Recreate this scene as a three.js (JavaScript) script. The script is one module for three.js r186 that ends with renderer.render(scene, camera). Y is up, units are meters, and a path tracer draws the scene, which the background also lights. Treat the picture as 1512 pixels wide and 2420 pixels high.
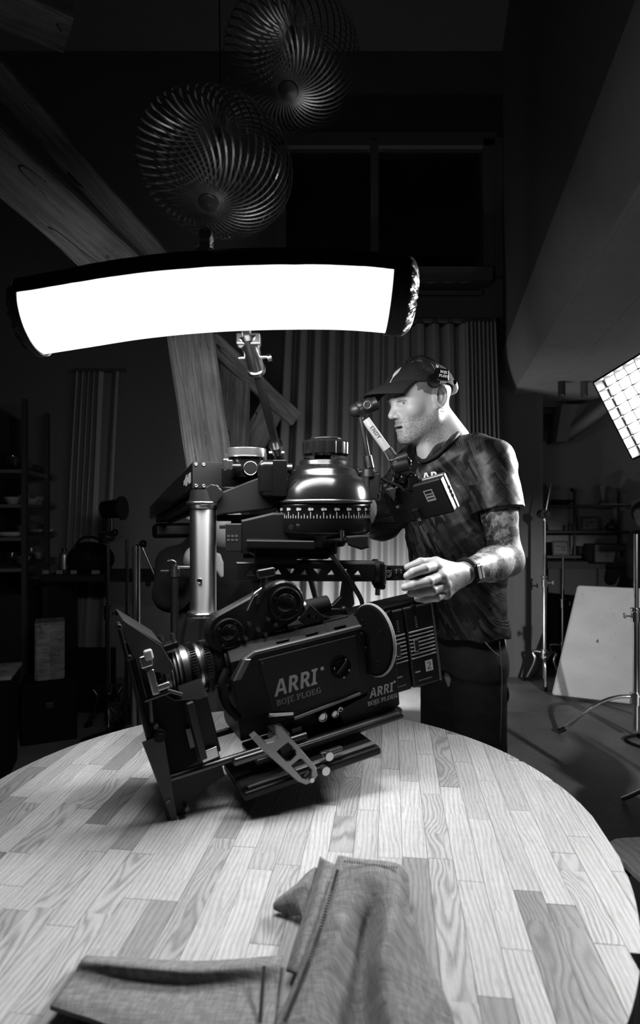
import * as THREE from 'three';
import { RoundedBoxGeometry } from 'three/addons/geometries/RoundedBoxGeometry.js';
import { TextGeometry } from 'three/addons/geometries/TextGeometry.js';
import { FontLoader } from 'three/addons/loaders/FontLoader.js';
import { mergeGeometries } from 'three/addons/utils/BufferGeometryUtils.js';
import { RectAreaLightUniformsLib } from 'three/addons/lights/RectAreaLightUniformsLib.js';
RectAreaLightUniformsLib.init();

// ---------- camera, exposure, lights ----------
const FOCAL = 1400, EYE = 1.35;                        // focal length in pixels of the 1512 x 2420 frame, eye height in metres
const scene = new THREE.Scene();
scene.background = new THREE.Color(0x000000);
const camera = new THREE.PerspectiveCamera(2 * Math.atan(1210 / FOCAL) * 180 / Math.PI, 1512 / 2420, 0.05, 60);
camera.position.set(0, EYE, 0); camera.lookAt(0, EYE, -1); camera.updateMatrixWorld();
const renderer = new THREE.WebGLRenderer({ antialias: true });
renderer.toneMapping = THREE.LinearToneMapping;
renderer.toneMappingExposure = 1.0;
renderer.shadowMap.enabled = true;

const v3 = (x, y, z) => new THREE.Vector3(x, y, z);
const W = (x, y, d) => v3((x - 756) / FOCAL * d, EYE - (y - 1210) / FOCAL * d, -d);   // a sight line at a given distance, as a point in the room
function areaLight(name, pos, dir, w, h, power, roll = v3(0, 1, 0)) {
  const l = new THREE.RectAreaLight(0xffffff, power, w, h); l.name = name;
  l.position.copy(pos);
  const m = new THREE.Matrix4().lookAt(pos, pos.clone().add(dir), roll); l.quaternion.setFromRotationMatrix(m);
  scene.add(l); return l;
}
// tubular soft light over the table: front, underside and rear of its glowing skin
const TUBE_D = 1.25, TUBE_MID = W(505, 700, TUBE_D), TUBE_R = 0.0797;
const tubeAxis = v3(1, 0.03, 0).normalize();
for (const [deg, pw] of [[-30, 14], [-90, 18], [-134, 40]]) {
  const a = deg * Math.PI / 180, n = v3(0, Math.sin(a), Math.cos(a));
  areaLight('tube_light_glow', TUBE_MID.clone().addScaledVector(n, TUBE_R + 0.02).add(v3(0, -0.008, 0)), n, 0.73, 0.1, pw, v3(0, Math.cos(a), -Math.sin(a)));
}
// gridded soft light at the right, behind the man
const GRID_N = v3(-0.8, -0.25, 0.52).normalize();
const GRID_H = v3(0.62, 0.36, 0.62); GRID_H.addScaledVector(GRID_N, -GRID_H.dot(GRID_N)).normalize();
const GRID_V = GRID_N.clone().cross(GRID_H).normalize(); if (GRID_V.y > 0) GRID_V.negate();
const GRID_O = W(1402, 905, 2.35), GRID_W = 0.62, GRID_HT = 0.335, GRID_D = 0.045;
areaLight('grid_light_glow', GRID_O.clone().addScaledVector(GRID_H, GRID_W / 2).addScaledVector(GRID_V, GRID_HT / 2).addScaledVector(GRID_N, -GRID_D - 0.02), GRID_N, GRID_W - 0.02, GRID_HT - 0.02, 165, GRID_V.clone().negate());
// spotlight on a stand behind and right of the photographer
const SPOT_AT = v3(2.45, 2.05, 1.1), SPOT_TO = v3(1.75, 0.15, -4.0);
{
  const s = new THREE.SpotLight(0xffffff, 52, 0, 0.27, 0.5, 2); s.name = 'fresnel_light_glow';
  s.position.copy(SPOT_AT).addScaledVector(SPOT_TO.clone().sub(SPOT_AT).normalize(), 0.02); s.target.position.copy(SPOT_TO); s.castShadow = true; s.shadow.radius = 2.2; scene.add(s, s.target);
}

// low panel on the floor behind the camera rig, washing up the curtain
const WASH_AT = v3(W(905, 0, 4.0).x, 0.3, -3.95), WASH_N = v3(0.1, 0.2, -0.97).normalize();
areaLight('floor_panel_glow', WASH_AT.clone().addScaledVector(WASH_N, 0.02), WASH_N, 0.56, 0.18, 60);
// panel aimed at the low ceiling, outside the frame at the right
const BOUNCE_AT = v3(2.6, 1.35, -3.3), BOUNCE_N = v3(-0.05, 1, -0.2).normalize();
areaLight('ceiling_panel_glow', BOUNCE_AT.clone().addScaledVector(BOUNCE_N, 0.02), BOUNCE_N, 0.4, 0.3, 2.6, v3(0, 0, 1));
camera.focus = 1.75; camera.userData.fStop = 3.4;

// ---------- helpers ----------
let seed = 20417;
const rnd = () => { seed = (seed * 1664525 + 1013904223) >>> 0; return seed / 4294967296; };
const rr = (a, b) => a + (b - a) * rnd();
function hash(x, y, z) { let h = (x * 374761393 + y * 668265263 + z * 2147483647 + 12345) | 0; h = Math.imul(h ^ (h >>> 13), 1274126177); return ((h ^ (h >>> 16)) >>> 0) / 4294967296; }
function vnoise(x, y, z = 0) {
  const X = Math.floor(x), Y = Math.floor(y), Z = Math.floor(z); let fx = x - X, fy = y - Y, fz = z - Z;
  fx = fx * fx * (3 - 2 * fx); fy = fy * fy * (3 - 2 * fy); fz = fz * fz * (3 - 2 * fz);
  const L = (a, b, t) => a + (b - a) * t;
  return L(L(L(hash(X, Y, Z), hash(X + 1, Y, Z), fx), L(hash(X, Y + 1, Z), hash(X + 1, Y + 1, Z), fx), fy), L(L(hash(X, Y, Z + 1), hash(X + 1, Y, Z + 1), fx), L(hash(X, Y + 1, Z + 1), hash(X + 1, Y + 1, Z + 1), fx), fy), fz);
}
const fbm = (x, y, z = 0, o = 4) => { let s = 0, a = 0.5, f = 1; for (let i = 0; i < o; i++) { s += a * vnoise(x * f, y * f, z * f); a *= 0.5; f *= 2.03; } return s; };
function tex(w, h, fn, srgb = true) {               // fn(u, v) -> grey 0..1
  const d = new Uint8Array(w * h * 4);
  for (let j = 0; j < h; j++) for (let i = 0; i < w; i++) { const g = Math.max(0, Math.min(255, fn(i / w, j / h) * 255)) | 0, k = (j * w + i) * 4; d[k] = d[k + 1] = d[k + 2] = g; d[k + 3] = 255; }
  const t = new THREE.DataTexture(d, w, h); t.wrapS = t.wrapT = THREE.RepeatWrapping; t.magFilter = THREE.LinearFilter; t.minFilter = THREE.LinearMipmapLinearFilter; t.generateMipmaps = true;
  if (srgb) t.colorSpace = THREE.SRGBColorSpace; t.needsUpdate = true; return t;
}
const gcol = g => new THREE.Color().setRGB(g, g, g);
function mat(g, rough, metal = 0, extra = {}) { return new THREE.MeshStandardMaterial({ color: gcol(g), roughness: rough, metalness: metal, ...extra }); }
function bmat(g, rough, spec = 0.4, extra = {}) { return new THREE.MeshPhysicalMaterial({ color: gcol(g), roughness: rough, specularIntensity: spec, ...extra }); }
const taken = {};
function numbered(n) { const k = taken[n] || 0; taken[n] = k + 1; return k ? n + '_' + String(k).padStart(3, '0') : n; }
function thing(name, label, category, pos, group) {
  const o = new THREE.Group(); o.name = numbered(name); if (pos) o.position.copy(pos);
  o.userData = { label, category }; if (group) o.userData.group = group; scene.add(o); return o;
}
function prep(g) { g = g.index ? g.toNonIndexed() : g; for (const k of Object.keys(g.attributes)) if (!['position', 'normal', 'uv'].includes(k)) g.deleteAttribute(k); if (!g.attributes.uv) g.setAttribute('uv', new THREE.BufferAttribute(new Float32Array(g.attributes.position.count * 2), 2)); return g; }
function part(parent, name, geos, m, label) {
  const list = Array.isArray(geos) ? geos : [geos];
  const g = list.length > 1 ? mergeGeometries(list.map(prep)) : list[0];
  const o = new THREE.Mesh(g, m); o.name = name; o.castShadow = o.receiveShadow = true; parent.add(o); if (label) o.userData.label = label; return o;
}
function single(name, geos, m, label, category, group) { const o = part(scene, numbered(name), geos, m); o.userData = { label, category }; if (group) o.userData.group = group; return o; }
function struct(name, geos, m) { const o = part(scene, name, geos, m); o.userData = { kind: 'structure' }; return o; }
// geometries
const rb = (w, h, d, x = 0, y = 0, z = 0, r = 0.003) => new RoundedBoxGeometry(w, h, d, 2, Math.min(r, w / 2.01, h / 2.01, d / 2.01)).translate(x, y, z);
const bx = (w, h, d, x = 0, y = 0, z = 0) => new THREE.BoxGeometry(w, h, d).translate(x, y, z);
const cy = (r0, r1, h, x = 0, y = 0, z = 0, n = 24) => new THREE.CylinderGeometry(r1, r0, h, n).translate(x, y, z);
function cyA(a, b, r0, r1 = r0, n = 16) {             // cylinder from a to b
  const d = b.clone().sub(a), L = d.length(), g = new THREE.CylinderGeometry(r1, r0, L, n);
  g.applyQuaternion(new THREE.Quaternion().setFromUnitVectors(v3(0, 1, 0), d.normalize())); const c = a.clone().add(b).multiplyScalar(0.5); return g.translate(c.x, c.y, c.z);
}
const sph = (r, p, n = 16) => new THREE.SphereGeometry(r, n, n * 0.75 | 0).translate(p.x, p.y, p.z);
const tor = (R, r, n = 32, m = 8) => new THREE.TorusGeometry(R, r, m, n);
const lathe = (pts, n = 48) => new THREE.LatheGeometry(pts.map(p => new THREE.Vector2(Math.max(p[0], 1e-5), p[1])), n);
const tube = (pts, r, n = 40, m = 8) => new THREE.TubeGeometry(new THREE.CatmullRomCurve3(pts), n, r, m);
function ext(pts, depth, bevel = 0.001, holes = []) { // polygon in x,y; extruded along z, centred
  const s = new THREE.Shape(pts.map(p => new THREE.Vector2(p[0], p[1])));
  for (const h of holes) s.holes.push(h.isPath ? h : new THREE.Path(h.map(p => new THREE.Vector2(p[0], p[1]))));
  return new THREE.ExtrudeGeometry(s, { depth: depth - 2 * bevel, bevelEnabled: bevel > 0, bevelSize: bevel, bevelThickness: bevel, bevelSegments: 1, curveSegments: 12 }).translate(0, 0, -depth / 2 + bevel);
}
function hole(x, y, r, ry = r) { const p = new THREE.Path(); p.absellipse(x, y, r, ry, 0, Math.PI * 2, true); p.isPath = true; return p; }
const rot = (g, x = 0, y = 0, z = 0) => g.applyMatrix4(new THREE.Matrix4().makeRotationFromEuler(new THREE.Euler(x, y, z)));
const tr = (g, p) => g.translate(p.x, p.y, p.z);
function basis(o, pos, X, Y, Z) { o.matrix.makeBasis(X, Y, Z).setPosition(pos); o.matrix.decompose(o.position, o.quaternion, o.scale); return o; }
function planeUV(g, s = 1, ax = 'x', ay = 'y') { const p = g.attributes.position, uv = new Float32Array(p.count * 2), gx = { x: 'getX', y: 'getY', z: 'getZ' }; for (let i = 0; i < p.count; i++) { uv[2 * i] = p[gx[ax]](i) * s; uv[2 * i + 1] = p[gx[ay]](i) * s; } g.setAttribute('uv', new THREE.BufferAttribute(uv, 2)); return g; }
const fonts = {};
for (const k of ['sans_bold', 'sans_regular', 'serif_bold', 'serif_regular']) fonts[k] = await new FontLoader().loadAsync('fonts/droid/droid_' + k + '.typeface.json');
function words(str, size, font = 'sans_bold', depth = 0.0006, slant = 0, squeeze = 1) {  // centred on the origin, facing +z
  const g = new TextGeometry(str, { font: fonts[font], size, depth, curveSegments: 4, bevelEnabled: false });
  g.computeBoundingBox(); const b = g.boundingBox; g.translate(-(b.min.x + b.max.x) / 2, -(b.min.y + b.max.y) / 2, 0);
  g.applyMatrix4(new THREE.Matrix4().set(squeeze, slant, 0, 0, 0, 1, 0, 0, 0, 0, 1, 0, 0, 0, 0, 1)); return g;
}
// naive surface nets: the zero surface of a distance field as a mesh
function surfaceNets(sdf, lo, hi, cell, colour) {
  const n = [0, 1, 2].map(i => Math.ceil((hi[i] - lo[i]) / cell) + 2), [nx, ny, nz] = n, F = new Float32Array(nx * ny * nz).fill(1e3), B = 6, reach = B * cell * 1.9;
  for (let k0 = 0; k0 < nz; k0 += B) for (let j0 = 0; j0 < ny; j0 += B) for (let i0 = 0; i0 < nx; i0 += B) {
    const c = sdf(lo[0] + (i0 + B / 2) * cell, lo[1] + (j0 + B / 2) * cell, lo[2] + (k0 + B / 2) * cell);
    const skip = Math.abs(c) > reach;
    for (let k = k0; k < Math.min(nz, k0 + B); k++) for (let j = j0; j < Math.min(ny, j0 + B); j++) for (let i = i0; i < Math.min(nx, i0 + B); i++)
      F[i + nx * (j + ny * k)] = skip ? c : sdf(lo[0] + i * cell, lo[1] + j * cell, lo[2] + k * cell);
  }
  const id = new Int32Array(nx * ny * nz).fill(-1), pos = [], idx = [], at = (i, j, k) => i + nx * (j + ny * k);
  const E = [[0, 1], [2, 3], [4, 5], [6, 7], [0, 2], [1, 3], [4, 6], [5, 7], [0, 4], [1, 5], [2, 6], [3, 7]], v = new Float32Array(8);
  for (let k = 0; k < nz - 1; k++) for (let j = 0; j < ny - 1; j++) for (let i = 0; i < nx - 1; i++) {
    let m = 0; for (let c = 0; c < 8; c++) { v[c] = F[at(i + (c & 1), j + ((c >> 1) & 1), k + (c >> 2))]; if (v[c] < 0) m++; }
    if (m === 0 || m === 8) continue;
    let x = 0, y = 0, z = 0, s = 0;
    for (const [a, b] of E) if ((v[a] < 0) !== (v[b] < 0)) { const t = v[a] / (v[a] - v[b]); x += (a & 1) + t * ((b & 1) - (a & 1)); y += ((a >> 1) & 1) + t * (((b >> 1) & 1) - ((a >> 1) & 1)); z += (a >> 2) + t * ((b >> 2) - (a >> 2)); s++; }
    id[at(i, j, k)] = pos.length / 3; pos.push(lo[0] + (i + x / s) * cell, lo[1] + (j + y / s) * cell, lo[2] + (k + z / s) * cell);
  }
  const quad = (a, b, c, d, flip) => { if (a < 0 || b < 0 || c < 0 || d < 0) return; flip ? idx.push(a, c, b, a, d, c) : idx.push(a, b, c, a, c, d); };
  for (let k = 1; k < nz - 1; k++) for (let j = 1; j < ny - 1; j++) for (let i = 1; i < nx - 1; i++) {
    const f0 = F[at(i, j, k)] < 0;
    if (f0 !== F[at(i + 1, j, k)] < 0) quad(id[at(i, j - 1, k - 1)], id[at(i, j, k - 1)], id[at(i, j, k)], id[at(i, j - 1, k)], !f0);
    if (f0 !== F[at(i, j + 1, k)] < 0) quad(id[at(i - 1, j, k - 1)], id[at(i - 1, j, k)], id[at(i, j, k)], id[at(i, j, k - 1)], !f0);
    if (f0 !== F[at(i, j, k + 1)] < 0) quad(id[at(i - 1, j - 1, k)], id[at(i, j - 1, k)], id[at(i, j, k)], id[at(i - 1, j, k)], !f0);
  }
  const g = new THREE.BufferGeometry(); g.setAttribute('position', new THREE.Float32BufferAttribute(pos, 3)); g.setIndex(idx);
  const N = new Float32Array(pos.length), e = cell * 0.7;
  for (let i = 0; i < pos.length; i += 3) { const [x, y, z] = [pos[i], pos[i + 1], pos[i + 2]]; let a = sdf(x + e, y, z) - sdf(x - e, y, z), b = sdf(x, y + e, z) - sdf(x, y - e, z), c = sdf(x, y, z + e) - sdf(x, y, z - e); const l = Math.hypot(a, b, c) || 1; N[i] = a / l; N[i + 1] = b / l; N[i + 2] = c / l; }
  g.setAttribute('normal', new THREE.BufferAttribute(N, 3)); g.setAttribute('uv', new THREE.BufferAttribute(new Float32Array(pos.length / 3 * 2), 2));
  if (colour) { const C = new Float32Array(pos.length); for (let i = 0; i < pos.length; i += 3) { const c = colour(pos[i], pos[i + 1], pos[i + 2]); C[i] = C[i + 1] = C[i + 2] = c; } g.setAttribute('color', new THREE.BufferAttribute(C, 3)); }
  return g;
}
const smin = (a, b, k) => { const h = Math.max(k - Math.abs(a - b), 0) / k; return Math.min(a, b) - h * h * k * 0.25; };
const smax = (a, b, k) => -smin(-a, -b, k);
function cone3(a, b, r0, r1) {                        // tapered capsule
  const ax = a.x, ay = a.y, az = a.z, dx = b.x - ax, dy = b.y - ay, dz = b.z - az, L = dx * dx + dy * dy + dz * dz;
  return (x, y, z) => { const t = Math.max(0, Math.min(1, ((x - ax) * dx + (y - ay) * dy + (z - az) * dz) / L)); return Math.hypot(x - ax - dx * t, y - ay - dy * t, z - az - dz * t) - r0 - (r1 - r0) * t; };
}
function ell(x, y, z, rx, ry, rz) { const a = Math.hypot(x / rx, y / ry, z / rz), b = Math.hypot(x / rx / rx, y / ry / ry, z / rz / rz); return b < 1e-9 ? -Math.min(rx, ry, rz) : a * (a - 1) / b; }

// ---------- materials ----------
const M = {
  black: bmat(0.007, 0.42, 0.5), blackGloss: bmat(0.005, 0.2, 0.7), blackMatte: bmat(0.006, 0.8, 0.3), anod: mat(0.02, 0.38, 0.3), rubber: bmat(0.007, 0.65, 0.35),
  darkMetal: mat(0.09, 0.32, 0.9), chrome: mat(0.85, 0.2, 1), satinChrome: new THREE.MeshPhysicalMaterial({ color: gcol(0.9), metalness: 1, roughness: 0.36, anisotropy: 0.85, anisotropyRotation: Math.PI / 2 }), steel: mat(0.5, 0.26, 1), alu: mat(0.6, 0.34, 1), brass: mat(0.5, 0.28, 1),
  white: mat(0.75, 0.6), print: mat(0.42, 0.6), printDim: mat(0.2, 0.6), paper: mat(0.7, 0.8), fabricBlack: bmat(0.008, 0.85, 0.4), shinyBlack: mat(0.02, 0.28),
  glassDark: new THREE.MeshStandardMaterial({ color: gcol(0.012), roughness: 0.08, metalness: 0 }),
};
// ---------- the room ----------
const concreteT = tex(512, 512, (u, v) => 0.42 + 0.2 * (fbm(u * 9, v * 9, 3) - 0.5) + 0.1 * (hash(u * 512 | 0, v * 512 | 0, 5) - 0.5));
concreteT.repeat.set(0.5, 0.5);
const plasterT = tex(256, 256, (u, v) => 0.86 + 0.06 * (fbm(u * 14, v * 14, 8) - 0.5) + 0.03 * (hash(u * 256 | 0, v * 256 | 0, 9) - 0.5));
M.floor = new THREE.MeshStandardMaterial({ map: concreteT, color: gcol(1), roughness: 0.5 });
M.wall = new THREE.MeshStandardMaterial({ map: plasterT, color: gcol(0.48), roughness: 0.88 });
M.shadePlaster = new THREE.MeshStandardMaterial({ map: plasterT, color: gcol(0.2), roughness: 0.92 });  // darker copy of the wall plaster: the unlit walls' shade in its colour
struct('floor', planeUV(bx(10, 0.1, 12, 0, -0.05, -1.5), 1, 'x', 'z'), M.floor);
struct('ceiling', bx(10, 0.15, 12, 0, 5.2, -1.5), M.shadePlaster);
struct('wall_left', bx(0.2, 5.2, 12, -4.0, 2.6, -1.5), M.shadePlaster);
struct('wall_front', bx(10, 5.2, 0.2, 0, 2.6, 4.4), M.shadePlaster);
struct('wall_right', bx(0.2, 5.2, 12, 4.6, 2.6, -1.5), M.shadePlaster);
const BACK = 4.85, LOW = 2.32;                        // the curtained wall and the underside of the low ceiling at the right
const WX0 = W(672, 800, BACK).x, WX1 = W(1135, 800, BACK).x, WXR = W(1196, 800, BACK).x;
const SILL = W(0, 668, BACK).y, HEAD = W(0, 345, BACK).y, CURT = W(0, 700, BACK).y;
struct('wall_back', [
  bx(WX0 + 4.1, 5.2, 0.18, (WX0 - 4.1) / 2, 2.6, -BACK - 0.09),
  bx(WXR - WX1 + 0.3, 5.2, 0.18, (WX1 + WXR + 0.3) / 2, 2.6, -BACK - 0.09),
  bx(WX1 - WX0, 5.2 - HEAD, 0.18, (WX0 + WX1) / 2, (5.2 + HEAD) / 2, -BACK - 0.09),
  bx(WX1 - WX0, CURT, 0.18, (WX0 + WX1) / 2, CURT / 2, -BACK - 0.09)], M.shadePlaster);
struct('wall_rear_room', [bx(10, 5.2, 0.2, 0, 2.6, -7.4)], M.shadePlaster);
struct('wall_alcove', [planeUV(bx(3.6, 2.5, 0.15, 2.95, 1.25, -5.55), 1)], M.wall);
// the low ceiling and the tall white face above it run towards the viewer
const edgeFar = v3(W(1212, 905, BACK).x, LOW, -BACK), edgeNear = v3(W(1512, 440, 1.74).x, LOW, -1.74);
const edgeDir = edgeNear.clone().sub(edgeFar).normalize(), edgeEnd = edgeFar.clone().addScaledVector(edgeDir, 8.5), edgeBack = edgeFar.clone().addScaledVector(edgeDir, -0.75);
{
  const yaw = Math.atan2(edgeDir.x, edgeDir.z), mid = edgeBack.clone().add(edgeEnd).multiplyScalar(0.5), L = edgeBack.distanceTo(edgeEnd);
  const side = v3(Math.cos(yaw), 0, -Math.sin(yaw)); if (side.x < 0) side.negate();
  // cove added at the tall face's foot, shaped to catch light in a band
  const prof = [[0.02, 0]]; for (let k = 0; k <= 14; k++) { const t = k / 14; prof.push([-0.085 * (1 - Math.pow(1 - t, 2)), 0.34 * t]); } prof.push([0.02, 0.34]);
  const g = new THREE.ExtrudeGeometry(new THREE.Shape(prof.map(p => new THREE.Vector2(p[0], p[1]))), { depth: L, bevelEnabled: false }); g.applyMatrix4(new THREE.Matrix4().makeBasis(side, v3(0, 1, 0), side.clone().cross(v3(0, 1, 0)))); { g.computeBoundingBox(); const c = g.boundingBox.getCenter(v3(0, 0, 0)); const want = mid.clone().addScaledVector(side, -0.0325); g.translate(want.x - c.x, LOW - g.boundingBox.min.y, want.z - c.z); }
  const hi = bx(0.1, 2.54, L).applyMatrix4(new THREE.Matrix4().makeRotationY(yaw)); tr(hi, mid.clone().addScaledVector(side, -0.035).setY(LOW + 0.34 + 1.27)); struct('wall_upper', hi, M.shadePlaster);  // upper part of the white face, its shade put into the darker plaster
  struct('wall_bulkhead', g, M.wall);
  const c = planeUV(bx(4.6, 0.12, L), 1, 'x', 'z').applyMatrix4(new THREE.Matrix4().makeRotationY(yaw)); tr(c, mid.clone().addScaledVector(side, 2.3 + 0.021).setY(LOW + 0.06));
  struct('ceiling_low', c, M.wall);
  const s = bx(0.006, 0.003, L).applyMatrix4(new THREE.Matrix4().makeRotationY(yaw)); tr(s, mid.clone().addScaledVector(side, 0.30).setY(LOW - 0.0005));
  struct('trim_1', s, M.wall);
}
// beam and brace under the low ceiling, in the alcove
M.beamPaint = mat(0.2, 0.8); M.beamDark = mat(0.08, 0.8);
{
  const a = W(1150, 962, 5.25), b = W(1335, 962, 5.25);
  const o = thing('ceiling_beam', 'grey painted beam under the low ceiling right of the curtain', 'beam', v3(0, 0, 0));
  part(o, 'beam', bx(b.x - a.x, 0.1, 0.16, (a.x + b.x) / 2, W(0, 950, 5.25).y, -5.3), M.beamPaint);
  part(o, 'lower_flange', bx(b.x - a.x - 0.1, 0.045, 0.14, (a.x + b.x) / 2 - 0.05, W(0, 972, 5.25).y, -5.3), M.beamDark);
  const p = W(1330, 955, 5.1), q = W(1395, 955, 5.1), r = W(1340, 1043, 5.1), s = W(1316, 1043, 5.1);
  part(o, 'brace', ext([[p.x, p.y], [q.x, q.y], [r.x, r.y], [s.x, s.y]], 0.22, 0.004).translate(0, 0, -5.22), M.beamPaint);
  const t = W(1418, 975, 4.9), u = W(1345, 1043, 5.1);
  part(o, 'brace', cyA(v3(t.x + 0.25, t.y + 0.25, -4.6), v3(u.x, u.y + 0.05, -5.2), 0.06, 0.06, 4), M.beamPaint);
}
// two cylindrical downlights
[[1327, 912, 'dark cylindrical ceiling downlight nearer the curtain'], [1380, 913, 'paler cylindrical ceiling downlight nearer the gridded light']].forEach(([x, y, lab], i) => {
  const p = W(x, y, 4.4), o = thing('ceiling_downlight', lab, 'downlight', v3(p.x, LOW, p.z), 'cylindrical downlights');
  const bot = W(x, 934, 4.4).y - LOW;
  part(o, 'housing', cy(0.026, 0.026, -bot, 0, bot / 2, 0), i ? mat(0.12, 0.5) : mat(0.04, 0.5));
  part(o, 'lens_ring', cy(0.02, 0.024, 0.012, 0, bot - 0.004, 0), M.steel);
});

// ---------- interior window above the curtain ----------
M.frame = mat(0.13, 0.7); M.pane = new THREE.MeshPhysicalMaterial({ color: gcol(0.9), roughness: 0.02, transmission: 1, thickness: 0, ior: 1.5 });
{
  const o = new THREE.Group(); o.name = 'window_1'; o.userData = { kind: 'structure' }; scene.add(o);
  const F = -BACK + 0.02, X = x => W(x, 0, BACK).x, Y = y => W(0, y, BACK).y;
  part(o, 'window_frame', [bx(X(1190) - X(660), 0.11, 0.1, (X(1190) + X(660)) / 2, Y(340), F), bx(0.09, Y(340) - Y(660), 0.1, X(1150), (Y(340) + Y(660)) / 2, F), bx(0.06, Y(340) - Y(660), 0.07, X(1172), (Y(340) + Y(660)) / 2, F + 0.03), bx(0.08, Y(340) - Y(660), 0.1, X(665), (Y(340) + Y(660)) / 2, F)], M.frame);
  part(o, 'mullion', bx(0.062, Y(345) - Y(660), 0.09, X(883), (Y(345) + Y(660)) / 2, F + 0.01), M.frame);
  part(o, 'window_sill', [rb(X(1150) - X(655), 0.11, 0.2, (X(1150) + X(655)) / 2, Y(666), F + 0.06, 0.006)], M.frame);
  part(o, 'curtain_rail', bx(X(1130) - X(655), 0.03, 0.03, (X(1130) + X(655)) / 2, Y(703), F + 0.08), M.frame);
  part(o, 'pane', bx(X(868) - X(672), Y(352) - Y(655), 0.006, (X(868) + X(672)) / 2, (Y(352) + Y(655)) / 2, F), M.pane);
  part(o, 'pane', bx(X(1140) - X(898), Y(352) - Y(655), 0.006, (X(1140) + X(898)) / 2, (Y(352) + Y(655)) / 2, F), M.pane);
}
// ---------- curtains ----------
const weaveT = tex(256, 256, (u, v) => 0.78 + 0.1 * (hash(u * 256 | 0, v * 256 | 0, 1) - 0.5) + 0.06 * Math.sin(u * 400) * Math.sin(v * 400)); weaveT.repeat.set(6, 6);
M.curtain = new THREE.MeshStandardMaterial({ map: weaveT, color: gcol(0.42), roughness: 0.95, side: THREE.DoubleSide });
function curtainGeo(xs, zAt, y0, y1, rows, flare) {   // xs: [x, z offset] along the top; folds spread towards the floor
  const n = xs.length, pos = [], uv = [], idx = [];
  for (let j = 0; j <= rows; j++) for (let i = 0; i < n; i++) { const t = j / rows, w = 1 - 0.25 * t * (0.5 + vnoise(i * 0.17, t * 3)); pos.push(xs[i][0] + flare(xs[i][0], t) + 0.008 * (vnoise(i * 0.09, t * 2.5, 4) - 0.5), y0 + (y1 - y0) * t, zAt + xs[i][1] * w + 0.012 * (vnoise(i * 0.06, t * 4, 9) - 0.5)); uv.push(i / n * 3, t * 3); }
  for (let j = 0; j < rows; j++) for (let i = 0; i < n - 1; i++) { const a = j * n + i; idx.push(a, a + n, a + 1, a + 1, a + n, a + n + 1); }
  const g = new THREE.BufferGeometry(); g.setAttribute('position', new THREE.Float32BufferAttribute(pos, 3)); g.setAttribute('uv', new THREE.Float32BufferAttribute(uv, 2)); g.setIndex(idx); g.computeVertexNormals(); return g;
}
{
  const D = 4.6, X = x => W(x, 0, D).x, top = W(0, 768, D).y, xs = [];
  let x = X(672); const wide = X(1098), end = X(1168);
  let ph = 0; while (x < wide) { xs.push([x, 0.05 * Math.sin(ph) + 0.015 * Math.sin(2 * ph + 1)]); ph += 0.32; x += 0.0058; }
  while (x < end) { xs.push([x, 0.06 + 0.035 * Math.sin(ph)]); ph += 0.55; x += 0.0026; }
  const o = thing('curtain', 'tall pale pleated curtain hanging behind the man in the cap', 'curtain', v3(0, 0, 0));
  part(o, 'cloth', curtainGeo(xs, -D, top, 0.06, 24, (x, t) => (x - X(950)) * 0.14 * t), M.curtain);
  const hooks = []; for (let i = 0; i < xs.length; i += 20) hooks.push(bx(0.012, 0.03, 0.012, xs[i][0], top + 0.004, -D + xs[i][1])); part(o, 'gliders', hooks, M.beamDark);
  part(o, 'track', bx(end - X(665), 0.025, 0.03, (end + X(665)) / 2, top + 0.03, -D + 0.01), M.beamDark);
}
{
  const D = 4.5, X = x => W(x, 0, D).x, top = W(0, 880, D).y, xs = []; let x = X(182), ph = 0;
  while (x < X(240)) { xs.push([x, 0.04 * Math.sin(ph)]); ph += 0.5; x += 0.0035; }
  while (x < X(285)) { xs.push([x, 0.03 * Math.sin(ph)]); ph += 0.22; x += 0.0045; }
  const o = thing('curtain', 'dark narrow gathered curtain beside the glassware shelves', 'curtain', v3(0, 0, 0));
  part(o, 'cloth', curtainGeo(xs, -D, top, 0.05, 20, (x, t) => -0.13 * t), M.curtain);
  part(o, 'track', bx(X(300) - X(175), 0.025, 0.03, (X(300) + X(175)) / 2, top + 0.015, -D), M.beamDark);
}
// ---------- old timber ----------
const timberT = tex(2048, 512, (u, v) => {            // grain along u
  const w = fbm(u * 3, v * 2, 2) - 0.45, g = vnoise(u * 16, v * 110 + w * 9, 7) * 0.45 + vnoise(u * 40, v * 240 + w * 9, 8) * 0.35 + vnoise(u * 7, v * 36 + w * 6, 9) * 0.3;
  let k = 0.62 + 0.34 * (g - 0.55) + 0.5 * (fbm(u * 12, v * 5, 21, 5) - 0.47) + 0.1 * (hash(u * 2048 | 0, v * 512 | 0, 3) - 0.5);
  const c = vnoise(u * 6, v * 22 + w * 4, 11); if (Math.abs(c - 0.5) < 0.01 && vnoise(u * 22, v * 9, 31) > 0.6) k *= 0.45;
  for (const [a, b, r] of [[0.13, 0.3, 0.016], [0.47, 0.7, 0.018], [0.69, 0.35, 0.012], [0.9, 0.8, 0.014]]) { const d = Math.hypot((u - a) * 2.2, v - b) / r * (1 + 0.9 * w) + 0.5 * vnoise(u * 90, v * 40, 5); if (d < 1) k *= 0.45 + 0.4 * d; }
  return k;
});
M.timber = new THREE.MeshStandardMaterial({ map: timberT, color: gcol(1), roughness: 0.82, bumpMap: timberT, bumpScale: 0.004 });
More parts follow.
